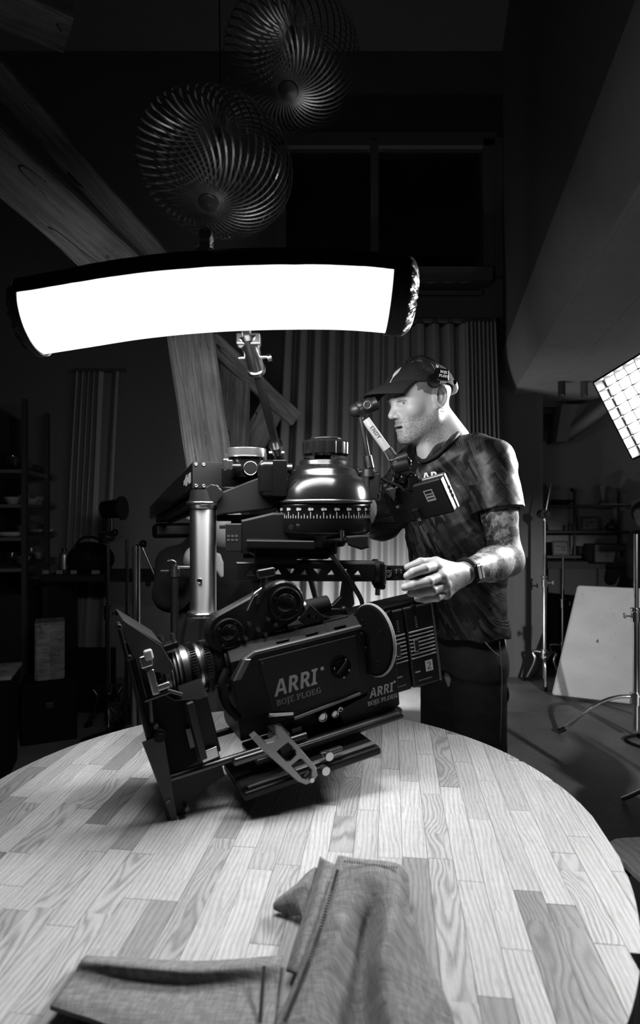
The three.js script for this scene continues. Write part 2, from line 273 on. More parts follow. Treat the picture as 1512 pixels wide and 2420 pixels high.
function timberGeo(a, b, w, t, spinRef = v3(0, 0, 1), wob = 0.006, off = 0) {   // rough-hewn beam from a to b, face turned to spinRef
  const n = 26, L = a.distanceTo(b), Z = b.clone().sub(a).normalize(), Xn = spinRef.clone().cross(Z).normalize(), Yn = Z.clone().cross(Xn).normalize(), pos = [], uv = [], idx = [];
  const ring = [[-1, -1], [-0.9, -1], [0, -1.0], [0.9, -1], [1, -0.9], [1, 0.9], [0.9, 1], [0, 1], [-0.9, 1], [-1, 0.9], [-1, -0.9]];
  let per = [0]; for (let i = 1; i < ring.length; i++) per.push(per[i - 1] + Math.hypot((ring[i][0] - ring[i - 1][0]) * w / 2, (ring[i][1] - ring[i - 1][1]) * t / 2));
  for (let j = 0; j <= n; j++) for (let i = 0; i < ring.length; i++) {
    const s = j / n * L, k = i === ring.length - 1 ? 0 : i, e = wob * 2 * (fbm(s * 5 + off, k * 0.7 + off, 3) - 0.47);
    const p = a.clone().addScaledVector(Z, s).addScaledVector(Xn, ring[k][0] * (w / 2 + e)).addScaledVector(Yn, ring[k][1] * (t / 2 + e)); pos.push(p.x, p.y, p.z); uv.push(s / 2.6 + off, per[i] / 0.8 + off * 0.37);
  }
  const m = ring.length; for (let j = 0; j < n; j++) for (let i = 0; i < m - 1; i++) { const q = j * m + i; idx.push(q, q + m, q + 1, q + 1, q + m, q + m + 1); }
  for (const [j, f] of [[0, 1], [n, -1]]) for (let i = 1; i < m - 2; i++) idx.push(...(f > 0 ? [j * m, j * m + i, j * m + i + 1] : [j * m, j * m + i + 1, j * m + i]));
  let g = new THREE.BufferGeometry(); g.setAttribute('position', new THREE.Float32BufferAttribute(pos, 3)); g.setAttribute('uv', new THREE.Float32BufferAttribute(uv, 2)); g.setIndex(idx); g = g.toNonIndexed(); g.computeVertexNormals(); return g;
}
const along = (a, b, t) => a.clone().lerp(b, t);
{
  const a = W(435, 690, 2.75), b = W(497, 1100, 2.75), foot = along(a, b, 1); foot.addScaledVector(b.clone().sub(a).normalize(), (b.y) / (a.y - b.y) * a.distanceTo(b) + 0.02);
  single('timber_post', timberGeo(a, foot, 0.205, 0.2, v3(0.15, 0, 1), 0.004, 0.1), M.timber, 'broad weathered timber post leaning behind the crane arm', 'post');
  single('timber_beam', timberGeo(W(-260, 140, 2.1), W(400, 735, 2.72), 0.2, 0.2, v3(0.2, -0.5, 1), 0.006, 0.55), M.timber, 'thick weathered diagonal roof beam above the tube light', 'beam');
  single('timber_beam', timberGeo(W(-230, -80, 2.3), W(445, 690, 2.95), 0.11, 0.16, v3(0.2, -0.5, 1), 0.006, 0.83), M.timber, 'thinner diagonal roof beam running just above the thick one', 'beam');
  single('timber_post', timberGeo(W(556, 868, 3.5), v3(W(548, 1100, 3.5).x, 0, -3.5), 0.17, 0.18, v3(0.1, 0, 1), 0.008, 0.3), M.timber, 'dim rough timber post just right of the leaning one', 'post');
  single('timber_brace', timberGeo(W(470, 780, 3.2), W(690, 985, 3.75), 0.1, 0.12, v3(0, 0, 1), 0.006, 0.2), M.timber, 'dim slanting brace between the rough post and the boom pole', 'brace');
  single('timber_brace', timberGeo(W(645, 960, 3.8), W(560, 1110, 3.75), 0.15, 0.12, v3(0, 0, 1), 0.008, 0.7), M.timber, 'dim short brace rising to the right behind the boom pole', 'brace');
  single('timber_beam', timberGeo(v3(-3.9, W(0, 30, 3).y, -1.2), W(160, 20, 3.0), 0.3, 0.25, v3(0, 0, 1), 0.004, 0.4), M.timber, 'pale beam end in the top left corner under the roof', 'beam');
}
// ---------- round oak table ----------
const TOP = 0.75, TC = v3(-0.1, TOP, -1.178), TR = 0.637, TYAW = -0.118;
const oak = (o, tone, figure) => tex(512, 256, (u, v) => {
  const w = fbm(u * 2.2 + o, v * 2 + o, 1, 3) - 0.45; let r = figure ? Math.hypot((v - 0.5) * 2.2 + w * 1.6, (u - 0.3) * 0.8) * 14 : v * 26 + w * 8 + u * 1.5;
  r += 0.6 * vnoise(u * 9 + o, v * 16, 4); const ring = Math.pow(0.5 + 0.5 * Math.sin(r * 3.1), 2);
  const fine = vnoise(u * 26 + o, v * 190, 5) * 0.6 + vnoise(u * 60, v * 240 + o, 6) * 0.4, pore = vnoise(u * 22 + o * 3, v * 150, 12) > 0.8 ? 0.1 : 0;
  return tone * (1 - (figure ? 0.2 : 0.11) * ring - 0.16 * (fine - 0.5) - pore + 0.1 * (fbm(u * 3 + o, v * 3, 9) - 0.5));
});
const oakM = [[0, 0.93, 0], [3.3, 0.89, 0], [7.1, 0.85, 0], [11.7, 0.8, 1], [15.2, 0.72, 0], [19.4, 0.87, 1], [23, 0.66, 1]].map(([o, t, f]) => { const m = oak(o, t, f); return new THREE.MeshStandardMaterial({ map: m, color: gcol(0.74), roughness: 0.42, bumpMap: m, bumpScale: 0.0006 }); });
{
  const o = thing('round_table', 'round table with a pale oak block top under the film camera', 'table', v3(TC.x, 0, TC.z)); o.rotation.y = TYAW;
  const sw = 0.0432, gap = 0.0004, th = 0.032, inside = (x, z) => x * x + z * z <= TR * TR;
  for (let r = -15; r < 15; r++) {
    const x0 = r * sw + gap, x1 = (r + 1) * sw - gap, inner = Math.min(Math.abs(x0), Math.abs(x1)); if (inner >= TR) continue;
    let z = -Math.sqrt(TR * TR - inner * inner) - rr(0, 0.25);
    while (z < TR * 1.13) {
      const L = rr(0.17, 0.44), z0 = z + gap, z1 = z + L - gap; z += L;
      // rectangle cut by the circle
      const poly = []; const side = (x, a, b) => { const c = Math.sqrt(Math.max(0, TR * TR - x * x)); const lo = Math.max(a, -c), hi = Math.min(b, c * 1.13); return lo < hi ? [lo, hi] : null; };
      const A = side(x0, z0, z1), B = side(x1, z0, z1); const n = 6; if (!A && !B) { if (inner + 0.001 >= TR) continue; }
      for (let i = 0; i <= n; i++) { const x = x0 + (x1 - x0) * i / n, s = side(x, z0, z1); if (s) poly.push([x, s[0]]); }
      for (let i = n; i >= 0; i--) { const x = x0 + (x1 - x0) * i / n, s = side(x, z0, z1); if (s) poly.push([x, s[1]]); }
      if (poly.length < 6) continue;
      const s = new THREE.Shape(poly.map(p => new THREE.Vector2(p[0], -p[1])));
      const dz = rr(0, 0.0003), g = new THREE.ExtrudeGeometry(s, { depth: th, bevelEnabled: false, curveSegments: 1 }).rotateX(-Math.PI / 2).translate(0, TOP - th - dz, 0);
      const p = g.attributes.position, uv = g.attributes.uv, ou = rr(0, 4), ov = rr(0, 4), fl = rnd() < 0.5 ? 1 : -1; for (let i = 0; i < p.count; i++) uv.setXY(i, p.getZ(i) * fl / 0.42 + ou, (p.getX(i) - x0) / 0.11 + ov);
      const q = rnd(), k = q < 0.27 ? 0 : q < 0.5 ? 1 : q < 0.68 ? 2 : q < 0.77 ? 3 : q < 0.86 ? 4 : q < 0.95 ? 5 : 6;
      part(o, 'stave', g, oakM[k]);
    }
  }
  part(o, 'under_frame', cy(0.4, 0.42, 0.03, 0, TOP - th - 0.016, 0, 48), M.blackMatte);
  part(o, 'pedestal', cy(0.05, 0.05, TOP - th - 0.05, 0, (TOP - th) / 2, 0), M.blackMatte);
  part(o, 'foot_plate', lathe([[0, 0.03], [0.05, 0.03], [0.34, 0.014], [0.36, 0], [0, 0]]), M.blackMatte);
}
// ---------- linen napkins on the table ----------
const linenT = tex(512, 512, (u, v) => 0.62 + 0.16 * (vnoise(u * 300, v * 30, 2) - 0.5) + 0.16 * (vnoise(u * 30, v * 300, 3) - 0.5) + 0.08 * (fbm(u * 8, v * 8, 6) - 0.5)); linenT.repeat.set(1, 1);
M.linen = new THREE.MeshStandardMaterial({ map: linenT, color: gcol(0.62), roughness: 0.95, side: THREE.DoubleSide, bumpMap: linenT, bumpScale: 0.001 });
M.stitch = mat(0.05, 0.9);
const T = (x, y, h) => { const d = (EYE - TOP - h) * FOCAL / (y - 1210); return W(x, y, d); };   // a point on the table, h above it
function clothGeo(rows, nu = 60, nv = 60, thick = 0.003, crease = 0.002, off = 0) {   // rows of control points, smooth both ways, with an underside
  const curves = rows.map(r => new THREE.CatmullRomCurve3(r, false, 'centripetal')), top = [];
  for (let i = 0; i <= nu; i++) { const c = new THREE.CatmullRomCurve3(curves.map(k => k.getPoint(i / nu)), false, 'centripetal'); for (let j = 0; j <= nv; j++) { const p = c.getPoint(j / nv); p.y += crease * (fbm(p.x * 24 + off, p.z * 24, 3) - 0.45) + 0.0006; p.y = Math.max(p.y, TOP + 0.0012 + thick); top.push(p); } }
  const pos = [], uv = [], idx = [], m = nv + 1, N = top.length;
  for (const p of top) { pos.push(p.x, p.y, p.z); uv.push(p.x * 3 + p.y * 2, p.z * 3); }
  for (const p of top) { pos.push(p.x, p.y - thick, p.z); uv.push(p.x * 3, p.z * 3); }
  for (let i = 0; i < nu; i++) for (let j = 0; j < nv; j++) { const a = i * m + j; idx.push(a, a + 1, a + m, a + 1, a + m + 1, a + m, N + a, N + a + m, N + a + 1, N + a + 1, N + a + m, N + a + m + 1); }
  const rim = []; for (let j = 0; j < nv; j++) rim.push([j, j + 1], [nu * m + j + 1, nu * m + j]); for (let i = 0; i < nu; i++) rim.push([(i + 1) * m, i * m], [i * m + nv, (i + 1) * m + nv]);
  for (const [a, b] of rim) idx.push(a, a + N, b, b, a + N, b + N);
  const g = new THREE.BufferGeometry(); g.setAttribute('position', new THREE.Float32BufferAttribute(pos, 3)); g.setAttribute('uv', new THREE.Float32BufferAttribute(uv, 2)); g.setIndex(idx); g.computeVertexNormals(); g.userData.top = top; g.userData.m = m; return g;
}
function stitchRow(a, b, n, w, up = 0.0015) { const out = [], d = b.clone().sub(a).normalize(), s = v3(-d.z, 0, d.x); for (let i = 0; i < n; i++) { const p = along(a, b, (i + 0.5) / n); out.push(cyA(p.clone().addScaledVector(s, -w).add(v3(0, up, 0)), p.clone().addScaledVector(s, w).add(v3(0, up, 0)), 0.0011, 0.0011, 5)); } return out; }
const C = (arr) => arr.map(([x, y, h]) => T(x, y, h));
{
  const o = thing('napkin', 'folded grey linen napkin lying flat at the left', 'napkin', T(380, 2350, 0)); const P0 = o.position.clone(); const loc = g => { g.translate(-P0.x, -P0.y, -P0.z); return g; };
  const g = clothGeo([C([[205, 2258, 0.012], [330, 2266, 0.016], [480, 2272, 0.016], [620, 2262, 0.014], [668, 2258, 0.012]]), C([[190, 2274, 0.02], [320, 2288, 0.026], [480, 2296, 0.026], [620, 2284, 0.022], [664, 2280, 0.018]]), C([[175, 2300, 0.012], [320, 2318, 0.014], [480, 2330, 0.014], [620, 2325, 0.012], [660, 2320, 0.012]]), C([[130, 2362, 0.016], [300, 2390, 0.02], [470, 2420, 0.02], [620, 2420, 0.018], [650, 2420, 0.016]]), C([[118, 2378, 0.014], [290, 2440, 0.018], [460, 2560, 0.018], [612, 2560, 0.016], [645, 2560, 0.014]])], 60, 60, 0.005, 0.003, 2);
  part(o, 'cloth', loc(g), M.linen);
  const under = clothGeo([C([[190, 2395, 0.004], [300, 2410, 0.004], [420, 2430, 0.004]]), C([[200, 2430, 0.004], [300, 2470, 0.004], [420, 2500, 0.004]]), C([[210, 2500, 0.004], [300, 2540, 0.004], [420, 2600, 0.004]])], 12, 12, 0.004, 0, 5); part(o, 'lower_fold', loc(under), M.linen);
  part(o, 'hem_stitches', loc(mergeGeometries(stitchRow(T(624, 2290, 0.0215), T(614, 2425, 0.0175), 26, 0.0022, 0.004).map(prep))), M.stitch);
}
{
  const o = thing('napkin', 'crumpled grey linen napkin standing in tall folds beside the flat one', 'napkin', T(860, 2300, 0)); const P0 = o.position.clone(); const loc = g => { g.translate(-P0.x, -P0.y, -P0.z); return g; };
  const main = clothGeo([
    C([[800, 2022, 0.05], [850, 2030, 0.052], [905, 2036, 0.054], [945, 2044, 0.05], [965, 2066, 0.03]]),
    C([[788, 2050, 0.048], [830, 2058, 0.054], [890, 2064, 0.058], [945, 2075, 0.05], [968, 2110, 0.022]]),
    C([[770, 2110, 0.042], [815, 2120, 0.05], [880, 2130, 0.042], [930, 2140, 0.052], [968, 2150, 0.02]]),
    C([[745, 2190, 0.036], [800, 2205, 0.044], [862, 2215, 0.014], [915, 2200, 0.06], [985, 2190, 0.018]]),
    C([[715, 2270, 0.03], [775, 2285, 0.038], [852, 2300, 0.005], [900, 2270, 0.056], [1010, 2270, 0.016]]),
    C([[685, 2345, 0.024], [750, 2350, 0.034], [850, 2390, 0.004], [905, 2340, 0.046], [1050, 2350, 0.012]]),
    C([[650, 2425, 0.02], [720, 2425, 0.03], [850, 2440, 0.004], [930, 2425, 0.044], [1075, 2425, 0.010]]),
    C([[610, 2540, 0.02], [690, 2540, 0.026], [850, 2560, 0.012], [940, 2540, 0.03], [1110, 2540, 0.010]])], 90, 110, 0.004, 0.005, 1);
  part(o, 'cloth', loc(main), M.linen);
  const hem = clothGeo([C([[756, 2024, 0.045], [775, 2036, 0.05], [792, 2044, 0.048]]), C([[744, 2072, 0.036], [760, 2080, 0.046], [776, 2094, 0.044]]), C([[728, 2130, 0.028], [744, 2140, 0.04], [760, 2150, 0.038]]), C([[704, 2200, 0.022], [720, 2210, 0.034], [738, 2220, 0.032]]), C([[676, 2290, 0.014], [692, 2295, 0.026], [708, 2305, 0.026]])], 24, 40, 0.004, 0.002, 8);
  part(o, 'folded_edge', loc(hem), M.linen);
  const flap = clothGeo([C([[722, 2066, 0.026], [745, 2050, 0.04], [755, 2060, 0.03]]), C([[700, 2090, 0.028], [722, 2085, 0.04], [738, 2105, 0.03]]), C([[645, 2140, 0.012], [700, 2118, 0.03], [725, 2140, 0.024]]), C([[690, 2160, 0.006], [710, 2160, 0.018], [716, 2180, 0.016]])], 20, 30, 0.004, 0.002, 11);
  part(o, 'turned_corner', loc(flap), M.linen);
  part(o, 'top_hem_stitches', loc(mergeGeometries(stitchRow(T(812, 2044, 0.0535), T(940, 2060, 0.053), 22, 0.002, 0.006).map(prep))), M.stitch);
  const row = []; const pts = [[798, 2062, 0.0515], [783, 2115, 0.046], [758, 2200, 0.0395], [730, 2280, 0.033], [703, 2350, 0.0275], [672, 2425, 0.024]];
  for (let i = 0; i < pts.length - 1; i++) row.push(...stitchRow(T(...pts[i]), T(...pts[i + 1]), 13, 0.0022, 0.005)); part(o, 'hem_stitches', loc(mergeGeometries(row.map(prep))), M.stitch);
}
// ---------- tube light over the table ----------
M.glow = new THREE.MeshStandardMaterial({ color: gcol(0.8), emissive: gcol(1), emissiveIntensity: 1.25, roughness: 0.7 });
const skinT = tex(256, 128, (u, v) => 0.5 + 0.5 * (fbm(u * 18, v * 6, 4) - 0.5), false);
M.cover = new THREE.MeshStandardMaterial({ color: gcol(0.014), roughness: 0.75, bumpMap: skinT, bumpScale: 0.004 });
M.satin = new THREE.MeshStandardMaterial({ color: gcol(0.05), roughness: 0.3, bumpMap: skinT, bumpScale: 0.012 });
{
  const axisPts = [[72, 752], [180, 735], [330, 712], [505, 696], [700, 690], [830, 692], [955, 702]].map(([x, y], i) => W(x, y, TUBE_D));
  const curve = new THREE.CatmullRomCurve3(axisPts), o = thing('tube_soft_light', 'long glowing tubular soft light with black cover hanging above the table', 'soft light', TUBE_MID.clone()), P0 = TUBE_MID;
  function shell(r, a0, a1, n, m, u0 = 0, u1 = 1, wr = 0, sag = 0) {   // part of the tube's skin between two angles (0 towards the viewer, 90 up)
    const pos = [], uv = [], idx = [];
    for (let i = 0; i <= n; i++) { const u = u0 + (u1 - u0) * i / n, c = curve.getPoint(u), t = curve.getTangent(u), up = v3(0, 1, 0).addScaledVector(t, -t.y).normalize(), fw = t.clone().cross(up);
      for (let j = 0; j <= m; j++) { const a = (a0 + (a1 - a0) * j / m) * Math.PI / 180, q = r * (1 + wr * (fbm(u * 30, j * 0.7, 5) - 0.5)) + sag * Math.sin(u * Math.PI) * Math.max(0, Math.sin(a)); const p = c.clone().addScaledVector(fw, Math.cos(a) * q).addScaledVector(up, Math.sin(a) * q).sub(P0); pos.push(p.x, p.y, p.z); uv.push(u * 4, j / m); } }
    for (let i = 0; i < n; i++) for (let j = 0; j < m; j++) { const a = i * (m + 1) + j; idx.push(a, a + 1, a + m + 1, a + 1, a + m + 2, a + m + 1); }
    const g = new THREE.BufferGeometry(); g.setAttribute('position', new THREE.Float32BufferAttribute(pos, 3)); g.setAttribute('uv', new THREE.Float32BufferAttribute(uv, 2)); g.setIndex(idx); g.computeVertexNormals(); return g;
  }
  M.glow.side = M.cover.side = M.satin.side = THREE.DoubleSide;
  part(o, 'diffusion_skin', shell(TUBE_R - 0.004, -150, 30, 60, 30, 0.02, 0.952), M.glow);
  part(o, 'black_cover', shell(TUBE_R, 18, 212, 60, 24, 0.0, 1.0, 0.03, 0.008), M.cover);
  part(o, 'end_band', shell(TUBE_R + 0.001, -149, 20, 4, 30, 0.95, 1.0, 0.02), M.cover);
  part(o, 'end_band', shell(TUBE_R + 0.001, -149, 20, 4, 30, 0.0, 0.022, 0.02), M.cover);
  for (const e of [0, 1]) { // puckered end caps
    const c = curve.getPoint(e), t = curve.getTangent(e).multiplyScalar(e ? 1 : -1), up = v3(0, 1, 0).addScaledVector(t, -t.y).normalize(), fw = t.clone().cross(up), pos = [], uv = [], idx = [], n = 72, m = 10;
    for (let j = 0; j <= m; j++) for (let i = 0; i <= n; i++) { const a = i / n * Math.PI * 2, k = j / m, q = TUBE_R * Math.cos(k * Math.PI / 2 * 0.98), bulge = 0.024 * Math.sin(k * Math.PI / 2), w = 0.004 * Math.sin(k * Math.PI) * Math.sin(a * 17 + 3 * vnoise(i * 0.3, j * 0.2)); const p = c.clone().addScaledVector(fw, Math.cos(a) * q).addScaledVector(up, Math.sin(a) * q).addScaledVector(t, bulge + w).sub(P0); pos.push(p.x, p.y, p.z); uv.push(i / n * 6, k); }
    for (let j = 0; j < m; j++) for (let i = 0; i < n; i++) { const a = j * (n + 1) + i; idx.push(a, a + 1, a + n + 1, a + 1, a + n + 2, a + n + 1); }
    const g = new THREE.BufferGeometry(); g.setAttribute('position', new THREE.Float32BufferAttribute(pos, 3)); g.setAttribute('uv', new THREE.Float32BufferAttribute(uv, 2)); g.setIndex(idx); g.computeVertexNormals(); part(o, 'end_cap', g, M.satin);
  }
  for (const [x, y, w] of [[622, 597, 0.035], [240, 660, 0.025], [915, 628, 0.02]]) part(o, 'strap_tab', rb(w, 0.012, 0.02, ...W(x, y, TUBE_D).sub(P0).toArray(), 0.004), M.fabricBlack);
  // bracket on top
  const b = W(487, 600, TUBE_D).sub(P0), cl = part(o, 'mount_bracket', [rb(0.0374, 0.0136, 0.0340, b.x, b.y, b.z, 0.0020), rb(0.0231, 0.0340, 0.0041, b.x - 0.0014, b.y + 0.0218, b.z + 0.0082, 0.0014), rb(0.0231, 0.0340, 0.0041, b.x + 0.0014, b.y + 0.0218, b.z - 0.0136, 0.0014), cyA(v3(b.x, b.y + 0.0374, b.z - 0.0177), v3(b.x, b.y + 0.0374, b.z + 0.0122), 0.0136)], M.chrome);
  part(cl, 'clamp_screw', cyA(v3(b.x - 0.0238, b.y + 0.0204, b.z), v3(b.x + 0.0136, b.y + 0.0204, b.z), 0.0027), M.chrome); part(cl, 'clamp_eye', sph(0.0061, v3(b.x + 0.0, b.y + 0.0476, b.z + 0.0068)), M.chrome);
}
// ---------- boom pole carrying it ----------
{
  const a = W(572, 745, 1.42), b = W(662, 1090, 1.95), dir = b.clone().sub(a).normalize(), ft = a.clone().addScaledVector(dir, a.y / -dir.y);
  const o = thing('boom_pole', 'chrome boom pole leaning behind the glowing tube light', 'pole', v3(ft.x, 0, ft.z)), L = p => p.clone().sub(o.position), at = (t) => along(a, b, t);
  part(o, 'pole', cyA(L(at(0)), L(at(0.92)), 0.0126), M.darkMetal);
  part(o, 'lower_tube', cyA(L(at(0.86)), L(ft), 0.0155), M.darkMetal);
  const c = part(o, 'head_clamp', [cyA(L(at(0.1)), L(at(0.3)), 0.0222, 0.0222), cyA(L(at(0.29)), L(at(0.31)), 0.0252), rb(0.06, 0.0333, 0.0370, ...L(at(0.13)).toArray(), 0.0059)], M.steel);
  const q = L(at(0.24)); part(c, 'clamp_bolt', [cyA(v3(q.x - 0.0370, q.y, q.z + 0.0148), v3(q.x + 0.0444, q.y + 0.0037, q.z + 0.0148), 0.0052), cyA(v3(q.x + 0.0370, q.y, q.z + 0.0148), v3(q.x + 0.0474, q.y + 0.0030, q.z + 0.0148), 0.0096)], M.chrome);
  const k = part(o, 'collar', [cyA(L(at(0.85)), L(at(0.91)), 0.0200), cyA(L(at(0.845)), L(at(0.86)), 0.0229)], M.chrome), w = L(at(0.925));
  part(k, 'wing_screw', [rb(0.05, 0.0089, 0.0089, w.x - 0.0037, w.y, w.z + 0.0222, 0.0022), cyA(v3(w.x, w.y, w.z), v3(w.x, w.y, w.z + 0.0259), 0.0044)], M.chrome);
  part(o, 'foot', lathe([[0, 0.05], [0.03, 0.05], [0.14, 0.012], [0.15, 0], [0, 0]]), M.blackMatte);
}
// ---------- gridded soft light ----------
{
  const o = thing('gridded_soft_light', 'glowing soft light with a fabric egg crate grid at the right edge', 'soft light', new THREE.Vector3());
  basis(o, GRID_O, GRID_H, GRID_V.clone().negate(), GRID_N.clone());
  if (GRID_H.clone().cross(GRID_V.clone().negate()).dot(GRID_N) < 0) basis(o, GRID_O, GRID_H, GRID_V.clone().negate(), GRID_N.clone().negate());
  const zs = GRID_H.clone().cross(GRID_V.clone().negate()).dot(GRID_N) < 0 ? -1 : 1, w = GRID_W, h = GRID_HT, d = GRID_D;
  part(o, 'diffuser', bx(w, h, 0.004, w / 2, -h / 2, zs * (-d - 0.032)), M.glow);
  part(o, 'housing', [bx(w + 0.02, h + 0.02, 0.02, w / 2, -h / 2, zs * (-d - 0.05)), bx(0.006, h, 0.04, -0.003, -h / 2, zs * (-d - 0.02)), bx(0.006, h, 0.04, w + 0.003, -h / 2, zs * (-d - 0.02)), bx(w, 0.006, 0.04, w / 2, 0.003, zs * (-d - 0.02)), bx(w, 0.006, 0.04, w / 2, -h - 0.003, zs * (-d - 0.02))], M.fabricBlack);
  M.gridCloth = bmat(0.004, 0.6, 0.2, { side: THREE.DoubleSide });
  const nx = 14, ny = 8;
  for (let i = 0; i <= nx; i++) { const g = new THREE.BoxGeometry(d, h, 0.0022, 4, 8, 1), p = g.attributes.position; for (let k = 0; k < p.count; k++) p.setZ(k, p.getZ(k) + (i > 0 && i < nx ? 0.003 * Math.sin(p.getY(k) * 70 + i * 2 + p.getX(k) * 30) : 0)); g.rotateY(Math.PI / 2).translate(i / nx * w, -h / 2, -zs * d / 2); part(o, 'grid_strip', g, M.gridCloth); }
  for (let j = 0; j <= ny; j++) { const g = new THREE.BoxGeometry(w, d, 0.0022); g.rotateX(Math.PI / 2).translate(w / 2, -j / ny * h, -zs * d / 2); part(o, 'grid_strip', g, M.gridCloth); }
  const jn = []; for (let i = 1; i < nx; i++) for (let j = 1; j < ny; j++) jn.push(bx(0.011, 0.0038, 0.0018, i / nx * w, -j / ny * h, zs * 0.0005)); part(o, 'grid_joints', jn, M.fabricBlack).userData.kind = 'stuff';
  part(o, 'binding', [bx(w, 0.007, 0.004, w / 2, 0.002, 0), bx(w, 0.007, 0.004, w / 2, -h - 0.002, 0), bx(0.005, h, 0.004, 0, -h / 2, 0), bx(0.005, h, 0.004, w, -h / 2, 0)], M.fabricBlack);
  const ln = thing('light_stand', 'light stand beneath the gridded soft light just outside the picture', 'stand', v3(GRID_O.x + 0.42, 0, GRID_O.z - 0.05));
  part(ln, 'column', cy(0.017, 0.017, 1.66, 0, 0.83, 0), M.steel); for (let k = 0; k < 3; k++) { const a = k * 2.09 + 0.3; part(ln, 'leg', tube([v3(0, 0.22, 0), v3(0.12 * Math.cos(a), 0.2, 0.12 * Math.sin(a)), v3(0.38 * Math.cos(a), 0.01, 0.38 * Math.sin(a))], 0.011), M.steel); }
}
// ---------- spotlight behind the photographer ----------
{
  const o = thing('fresnel_spotlight', 'black fresnel spotlight on a stand behind the photographer', 'spotlight', v3(SPOT_AT.x, 0, SPOT_AT.z)), d = SPOT_TO.clone().sub(SPOT_AT).normalize(), c = v3(0, SPOT_AT.y, 0);
  part(o, 'housing', [cyA(c.clone().addScaledVector(d, -0.32), c.clone().addScaledVector(d, -0.06), 0.13, 0.13, 32)], M.blackMatte);
  part(o, 'front_lens', cyA(c.clone().addScaledVector(d, -0.045), c.clone().addScaledVector(d, -0.03), 0.11, 0.11, 32), M.glow);
  part(o, 'column', cy(0.018, 0.018, SPOT_AT.y - 0.2, 0, (SPOT_AT.y - 0.2) / 2, 0.12), M.steel);
  for (let k = 0; k < 3; k++) { const a = k * 2.09; part(o, 'leg', cyA(v3(0, 0.5, 0.12), v3(0.5 * Math.cos(a), 0.012, 0.12 + 0.5 * Math.sin(a)), 0.012), M.steel); }
}
function panelLamp(label, at, n, w, h, up) {
  const o = thing('panel_lamp', label, 'lamp', null), z = n.clone(), x = up.clone().cross(z).normalize(), y = z.clone().cross(x); basis(o, at, x, y, z);
  part(o, 'housing', rb(w + 0.03, h + 0.03, 0.03, 0, 0, -0.02, 0.005), M.blackMatte); part(o, 'glowing_face', bx(w, h, 0.004, 0, 0, 0.0), M.glow);
  const d = v3(0, -1, 0).applyQuaternion(o.quaternion.clone().invert()), c = v3(0, 0, -0.03); part(o, 'stand_post', cyA(c, c.clone().addScaledVector(d, at.y - 0.045), 0.012), M.blackMatte); part(o, 'foot_plate', cyA(c.clone().addScaledVector(d, at.y - 0.05), c.clone().addScaledVector(d, at.y - 0.025), 0.12, 0.11, 32), M.blackMatte); return o;
}
panelLamp('low lamp panel on the floor facing the tall curtain, hidden by the camera', WASH_AT, WASH_N, 0.56, 0.18, v3(0, 1, 0));
panelLamp('lamp panel facing the low ceiling, outside the picture at the right', BOUNCE_AT, BOUNCE_N, 0.4, 0.3, v3(0, 0, 1));
// ---------- wire pendants ----------
M.ribbon = mat(0.8, 0.25, 1); M.disc = mat(0.35, 0.35, 1);
function ribbonGeo(a, b, twist, w, th) {
  const n = 40, pos = [], idx = [], P = t => { const la = -Math.PI / 2 + 0.13 + (Math.PI - 0.26) * t, lo = twist * t; return v3(a * Math.cos(la) * Math.cos(lo), b * Math.sin(la), a * Math.cos(la) * Math.sin(lo)); };
  for (let i = 0; i <= n; i++) { const t = i / n, p = P(t), q = P(Math.min(1, t + 0.004)).sub(P(Math.max(0, t - 0.004))).normalize(), nr = v3(p.x / a / a, p.y / b / b, p.z / a / a).normalize(), s = q.clone().cross(nr).normalize(); for (const [u, k] of [[-1, -1], [1, -1], [1, 1], [-1, 1]]) { const r = p.clone().addScaledVector(s, u * w / 2).addScaledVector(nr, k * th / 2); pos.push(r.x, r.y, r.z); } }
  for (let i = 0; i < n; i++) for (let k = 0; k < 4; k++) { const x = i * 4 + k, y = i * 4 + (k + 1) % 4; idx.push(x, y, x + 4, y, y + 4, x + 4); }
  let g = new THREE.BufferGeometry(); g.setAttribute('position', new THREE.Float32BufferAttribute(pos, 3)); g.setIndex(idx); g = prep(g.toNonIndexed()); g.computeVertexNormals(); return g;
}
function pendant(centre, a, b, tilt, m, label, hubR) {
  const o = thing('wire_pendant', label, 'pendant lamp', centre, 'wire pendant lamps'); o.rotation.set(tilt, 0.2, -0.07);
  const g = ribbonGeo(a, b, 1.75, 0.0085, 0.0012), n = 46;
  for (let i = 0; i < n; i++) { const r = part(o, 'ribbon', g, m); r.rotation.y = i / n * Math.PI * 2; }
  part(o, 'bottom_hub', lathe([[0, -b - 0.012], [hubR * 0.24, -b - 0.012], [hubR * 0.26, -b - 0.009], [hubR * 0.9, -b - 0.008], [hubR, -b - 0.002], [hubR, -b + 0.014], [0, -b + 0.014]]), M.disc);
  part(o, 'top_hub', cy(hubR, hubR, 0.016, 0, b, 0, 32), M.disc);
  part(o, 'bulb', [sph(0.028, v3(0, b - 0.1, 0)), cy(0.016, 0.016, 0.08, 0, b - 0.05, 0)], mat(0.25, 0.2, 0.5));
  const top = v3(0, 5.12, 0).sub(v3(0, centre.y, 0)), q = o.quaternion.clone().invert(); part(o, 'cable', cyA(v3(0, b, 0), top.applyQuaternion(q), 0.003), M.blackMatte);
  return o;
}
pendant(W(508, 398, 2.55), 0.335, 0.2, -0.36, M.ribbon, 'spherical spiral pendant of bright metal ribbons above the tube light', 0.045);
pendant(W(690, 148, 3.1), 0.36, 0.22, -0.36, M.ribbon, 'dim spiral wire pendant at the top behind the bright one', 0.052);
